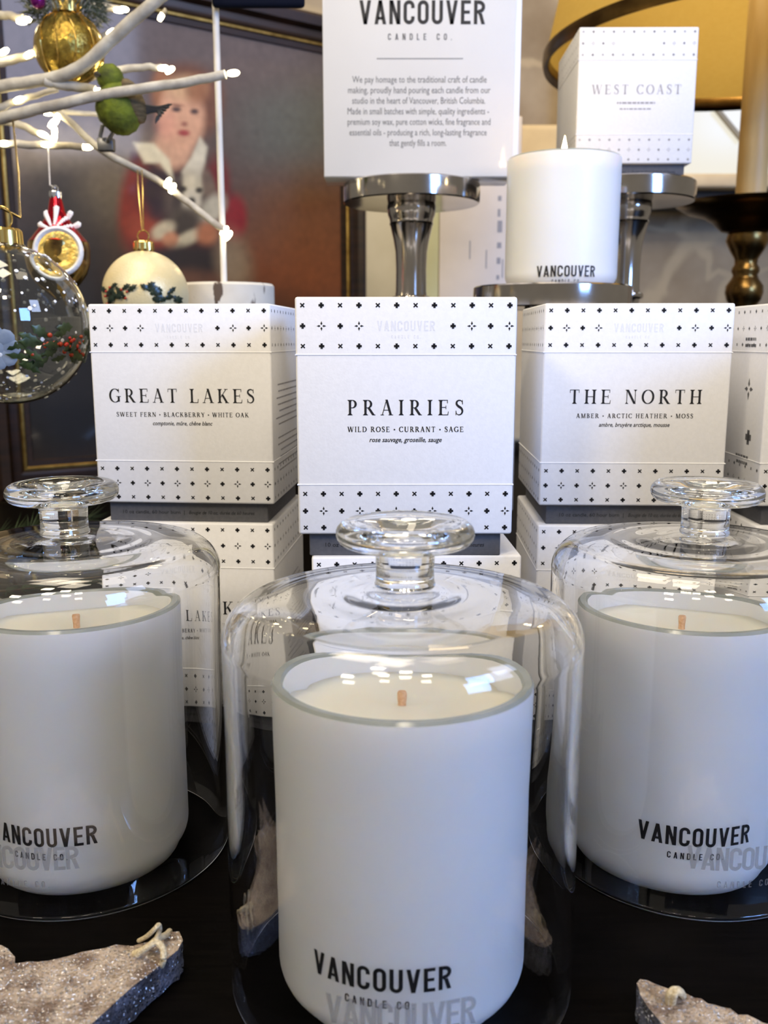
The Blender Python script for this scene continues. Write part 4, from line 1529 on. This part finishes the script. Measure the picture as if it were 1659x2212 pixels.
# green bird on a clip
c5 = P(256, 230, .775)
o5 = thing('bird_ornament', 'mossy green bird ornament clipped on a twig in front of the painting', 'ornament', c5, 0, OG)
bm = bmesh.new()
bmesh.ops.create_uvsphere(bm, u_segments=32, v_segments=24, radius=1.0)
for v_ in bm.verts:
    x_, y_, z_ = v_.co
    k = 1.0 - .16 * max(z_, 0)
    v_.co = Vector((x_ * .0178 * k + .004 * (-z_) * .5, y_ * .0170 * k, z_ * .0205 - .001))
r_ = bmesh.ops.create_uvsphere(bm, u_segments=24, v_segments=16, radius=.0105, matrix=Matrix.Translation((-.005, -.001, .0205)))
for v_ in bm.verts:
    v_.co += Vector(v_.co).normalized() * .0012 * mnoise.noise(v_.co * 260)
rm = None
bd = bm_obj('body', bm, mat('moss_flock', sl((104, 116, 14)), .8, 0, sl((58, 66, 8)), scale=90, bump=1.0, bscale=300), o5, True, None)
bm = bmesh.new()
bmesh.ops.create_uvsphere(bm, u_segments=24, v_segments=16, radius=1.0, matrix=Matrix.Translation((.0115, .001, .004)) @ Matrix.Rotation(-.35, 4, 'Y') @ Matrix.Diagonal((.0085, .013, .0175, 1)))
for v_ in bm.verts:
    v_.co += Vector((0, 0, .0008 * mnoise.noise(v_.co * 400)))
bm_obj('wing', bm, mat('brown_feather', sl((112, 96, 66)), .8, 0, sl((70, 60, 38)), scale=80, stretch=(1, 1, 5), bump=.8, bscale=200), o5)
bm = bmesh.new()
bmesh.ops.create_cone(bm, segments=10, radius1=.0028, radius2=.0002, depth=.009, cap_ends=True,
                      matrix=Matrix.Translation((-.0115, -.009, .021)) @ Matrix.Rotation(math.radians(105), 4, 'X') @ Matrix.Rotation(.5, 4, 'Y'))
bm_obj('beak', bm, mat('dark_beak', (.03, .025, .02, 1), .5), o5)
bm = bmesh.new()
for k in range(7):
    e_ = P(372 - 6 * k, 232 + 7 * (k - 1), .775) - c5
    add_tube(bm, spline([Vector((.017, .003, .002 - .0012 * k)), Vector((.030, .003, -.0005 * k)), e_], 4), [.0012] * 8 + [.0003], 6)
bm_obj('tail_feathers', bm, mat('black_feather', (.02, .02, .022, 1), .6, 0, (.05, .05, .05, 1), scale=90), o5)
bm = bmesh.new()
add_tube(bm, [P(222, 270, .775) - c5, P(216, 296, .777) - c5], .0016, 8)
add_tube(bm, [P(250, 276, .775) - c5, P(236, 300, .777) - c5, P(228, 318, .79) - c5], .0016, 8)
add_box(bm, *(lambda q: (q.x - .006, q.x + .007, q.y - .004, q.y + .004, q.z - .006, q.z + .004))(P(228, 310, .785) - c5), bev=.001)
bm_obj('clip', bm, mat('grey_metal_clip', (.28, .28, .27, 1), .35, .9, (.2, .2, .2, 1), scale=80), o5)

# ------------------------------------------------------------------ fir sprig behind the left cloche
sp = thing('fir_sprig', 'green fir sprig lying on the table behind the left cloche', 'fir sprig', (-.32, .72, 0))
st_pts = spline([(-.16, .01, .056), (-.06, 0, .050), (.02, .01, .058), (.085, -.005, .076), (.120, 0, .034), (.135, .01, .003)], 5)
tube('stem', st_pts, [.003 - .0015 * i / (len(st_pts) - 1) for i in range(len(st_pts))], mat('fir_bark', sl((70, 52, 34)), .8, 0, sl((50, 38, 24)), scale=80), sp, 8)
bm = bmesh.new()
for i, p in enumerate(st_pts):
    d0 = (st_pts[min(i + 1, len(st_pts) - 1)] - st_pts[max(i - 1, 0)]).normalized()
    for k in range(34):
        a_ = rng.uniform(0, 2 * math.pi)
        d = (d0 * .8 + Vector((rng.uniform(-.6, .6), rng.uniform(-1, 1), rng.uniform(-.8, 1)))).normalized()
        e_ = p + d * rng.uniform(.014, .026)
        e_.z = max(e_.z, .001)
        needle(bm, p, e_, .0007)
nd = bm_obj('needles', bm, mat('fir_green', sl((52, 74, 34)), .6, 0, sl((30, 48, 22)), scale=60), sp, True, None)
nd['kind'] = 'stuff'

# ------------------------------------------------------------------ glittered bark stars lying on the table
bark = glitter('glitter_bark', sl((186, 168, 148)), sl((122, 102, 86)), (.85, .79, .70, 1))
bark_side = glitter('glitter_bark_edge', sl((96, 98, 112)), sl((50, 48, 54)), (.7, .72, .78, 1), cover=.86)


def bark_star(outline, th, label, loops):
    g = [ground(u, v, th) for u, v in outline]
    org = sum(g, Vector()) / len(g)
    org.z = 0
    t = thing('bark_star', label, 'star ornament', org, 0, 'glittered bark stars')
    bm = bmesh.new()
    top = [bm.verts.new(p - org) for p in g]
    f = bm.faces.new(top)
    if f.normal.z < 0:
        f.normal_flip()
    ex_ = bmesh.ops.extrude_face_region(bm, geom=[f])
    vs = [e for e in ex_['geom'] if isinstance(e, bmesh.types.BMVert)]
    for v_ in vs:
        v_.co.z = 0.0008
    bmesh.ops.triangulate(bm, faces=bm.faces[:])
    for _ in range(5):
        long_e = [e for e in bm.edges if e.calc_length() > .004]
        if not long_e:
            break
        bmesh.ops.subdivide_edges(bm, edges=long_e, cuts=1)
        bmesh.ops.triangulate(bm, faces=bm.faces[:])
    bmesh.ops.recalc_face_normals(bm, faces=bm.faces[:])
    bm.normal_update()
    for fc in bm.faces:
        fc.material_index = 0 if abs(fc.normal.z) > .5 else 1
    for v_ in bm.verts:
        n_ = mnoise.noise(v_.co * 420) * .0009 + mnoise.noise(v_.co * 60 + Vector((5, 2, 1))) * .0010
        v_.co += v_.normal * n_
        v_.co.z = max(v_.co.z, 0.0003)
    bm_obj('bark_slab', bm, [bark, bark_side], t, True, 60)
    for (pts, rad) in loops:
        tube('twine_loop', [P3 - org for P3 in spline(pts, 6)], rad, M['twine'], t, 8)
    return t


th = .012
L1 = [(386, 2014), (391, 2034), (384, 2052), (340, 2090), (285, 2132), (235, 2178), (180, 2228), (150, 2262), (60, 2420), (-120, 2330), (-330, 2330), (-230, 2190), (-260, 2060), (-110, 2090), (-30, 2030),
      (4, 2044), (28, 2058), (32, 2082), (60, 2078), (150, 2062), (250, 2046), (322, 2034), (345, 2020)]
gA = lambda u, v, z: ground(u, v, z)
bark_star(L1, th, 'glittered bark star with a twine tie on its tip, lying at the front left', [
    ([gA(296, 2062, .0135), gA(318, 2046, .017), gA(338, 2036, .018), gA(352, 2050, .0165), gA(352, 2078, .013), gA(343, 2094, .006)], .0011),
    ([gA(290, 2060, .0128), gA(316, 2048, .016), gA(340, 2028, .017), gA(358, 2020, .0145), gA(366, 2012, .009)], .0011),
    ([gA(300, 2032, .012), gA(318, 2022, .017), gA(335, 2006, .022), gA(343, 1998, .023), gA(345, 2010, .020), gA(336, 2030, .0165)], .0008)])
L2 = [(1376, 2124), (1384, 2117), (1398, 2116), (1432, 2128), (1470, 2136), (1500, 2152), (1560, 2172), (1632, 2200), (1700, 2226), (1860, 2150), (1850, 2330), (1900, 2440), (1700, 2400), (1540, 2460), (1540, 2330),
      (1440, 2222), (1402, 2178), (1384, 2150)]
bark_star(L2, th, 'glittered bark star with twine round its point, at the front right corner', [
    ([gA(1444, 2166, .012), gA(1446, 2148, .0165), gA(1456, 2138, .018), gA(1468, 2140, .0165), gA(1474, 2148, .011)], .0011),
    ([gA(1452, 2168, .012), gA(1456, 2150, .0168), gA(1464, 2142, .018), gA(1472, 2146, .016), gA(1476, 2152, .011)], .0011)])
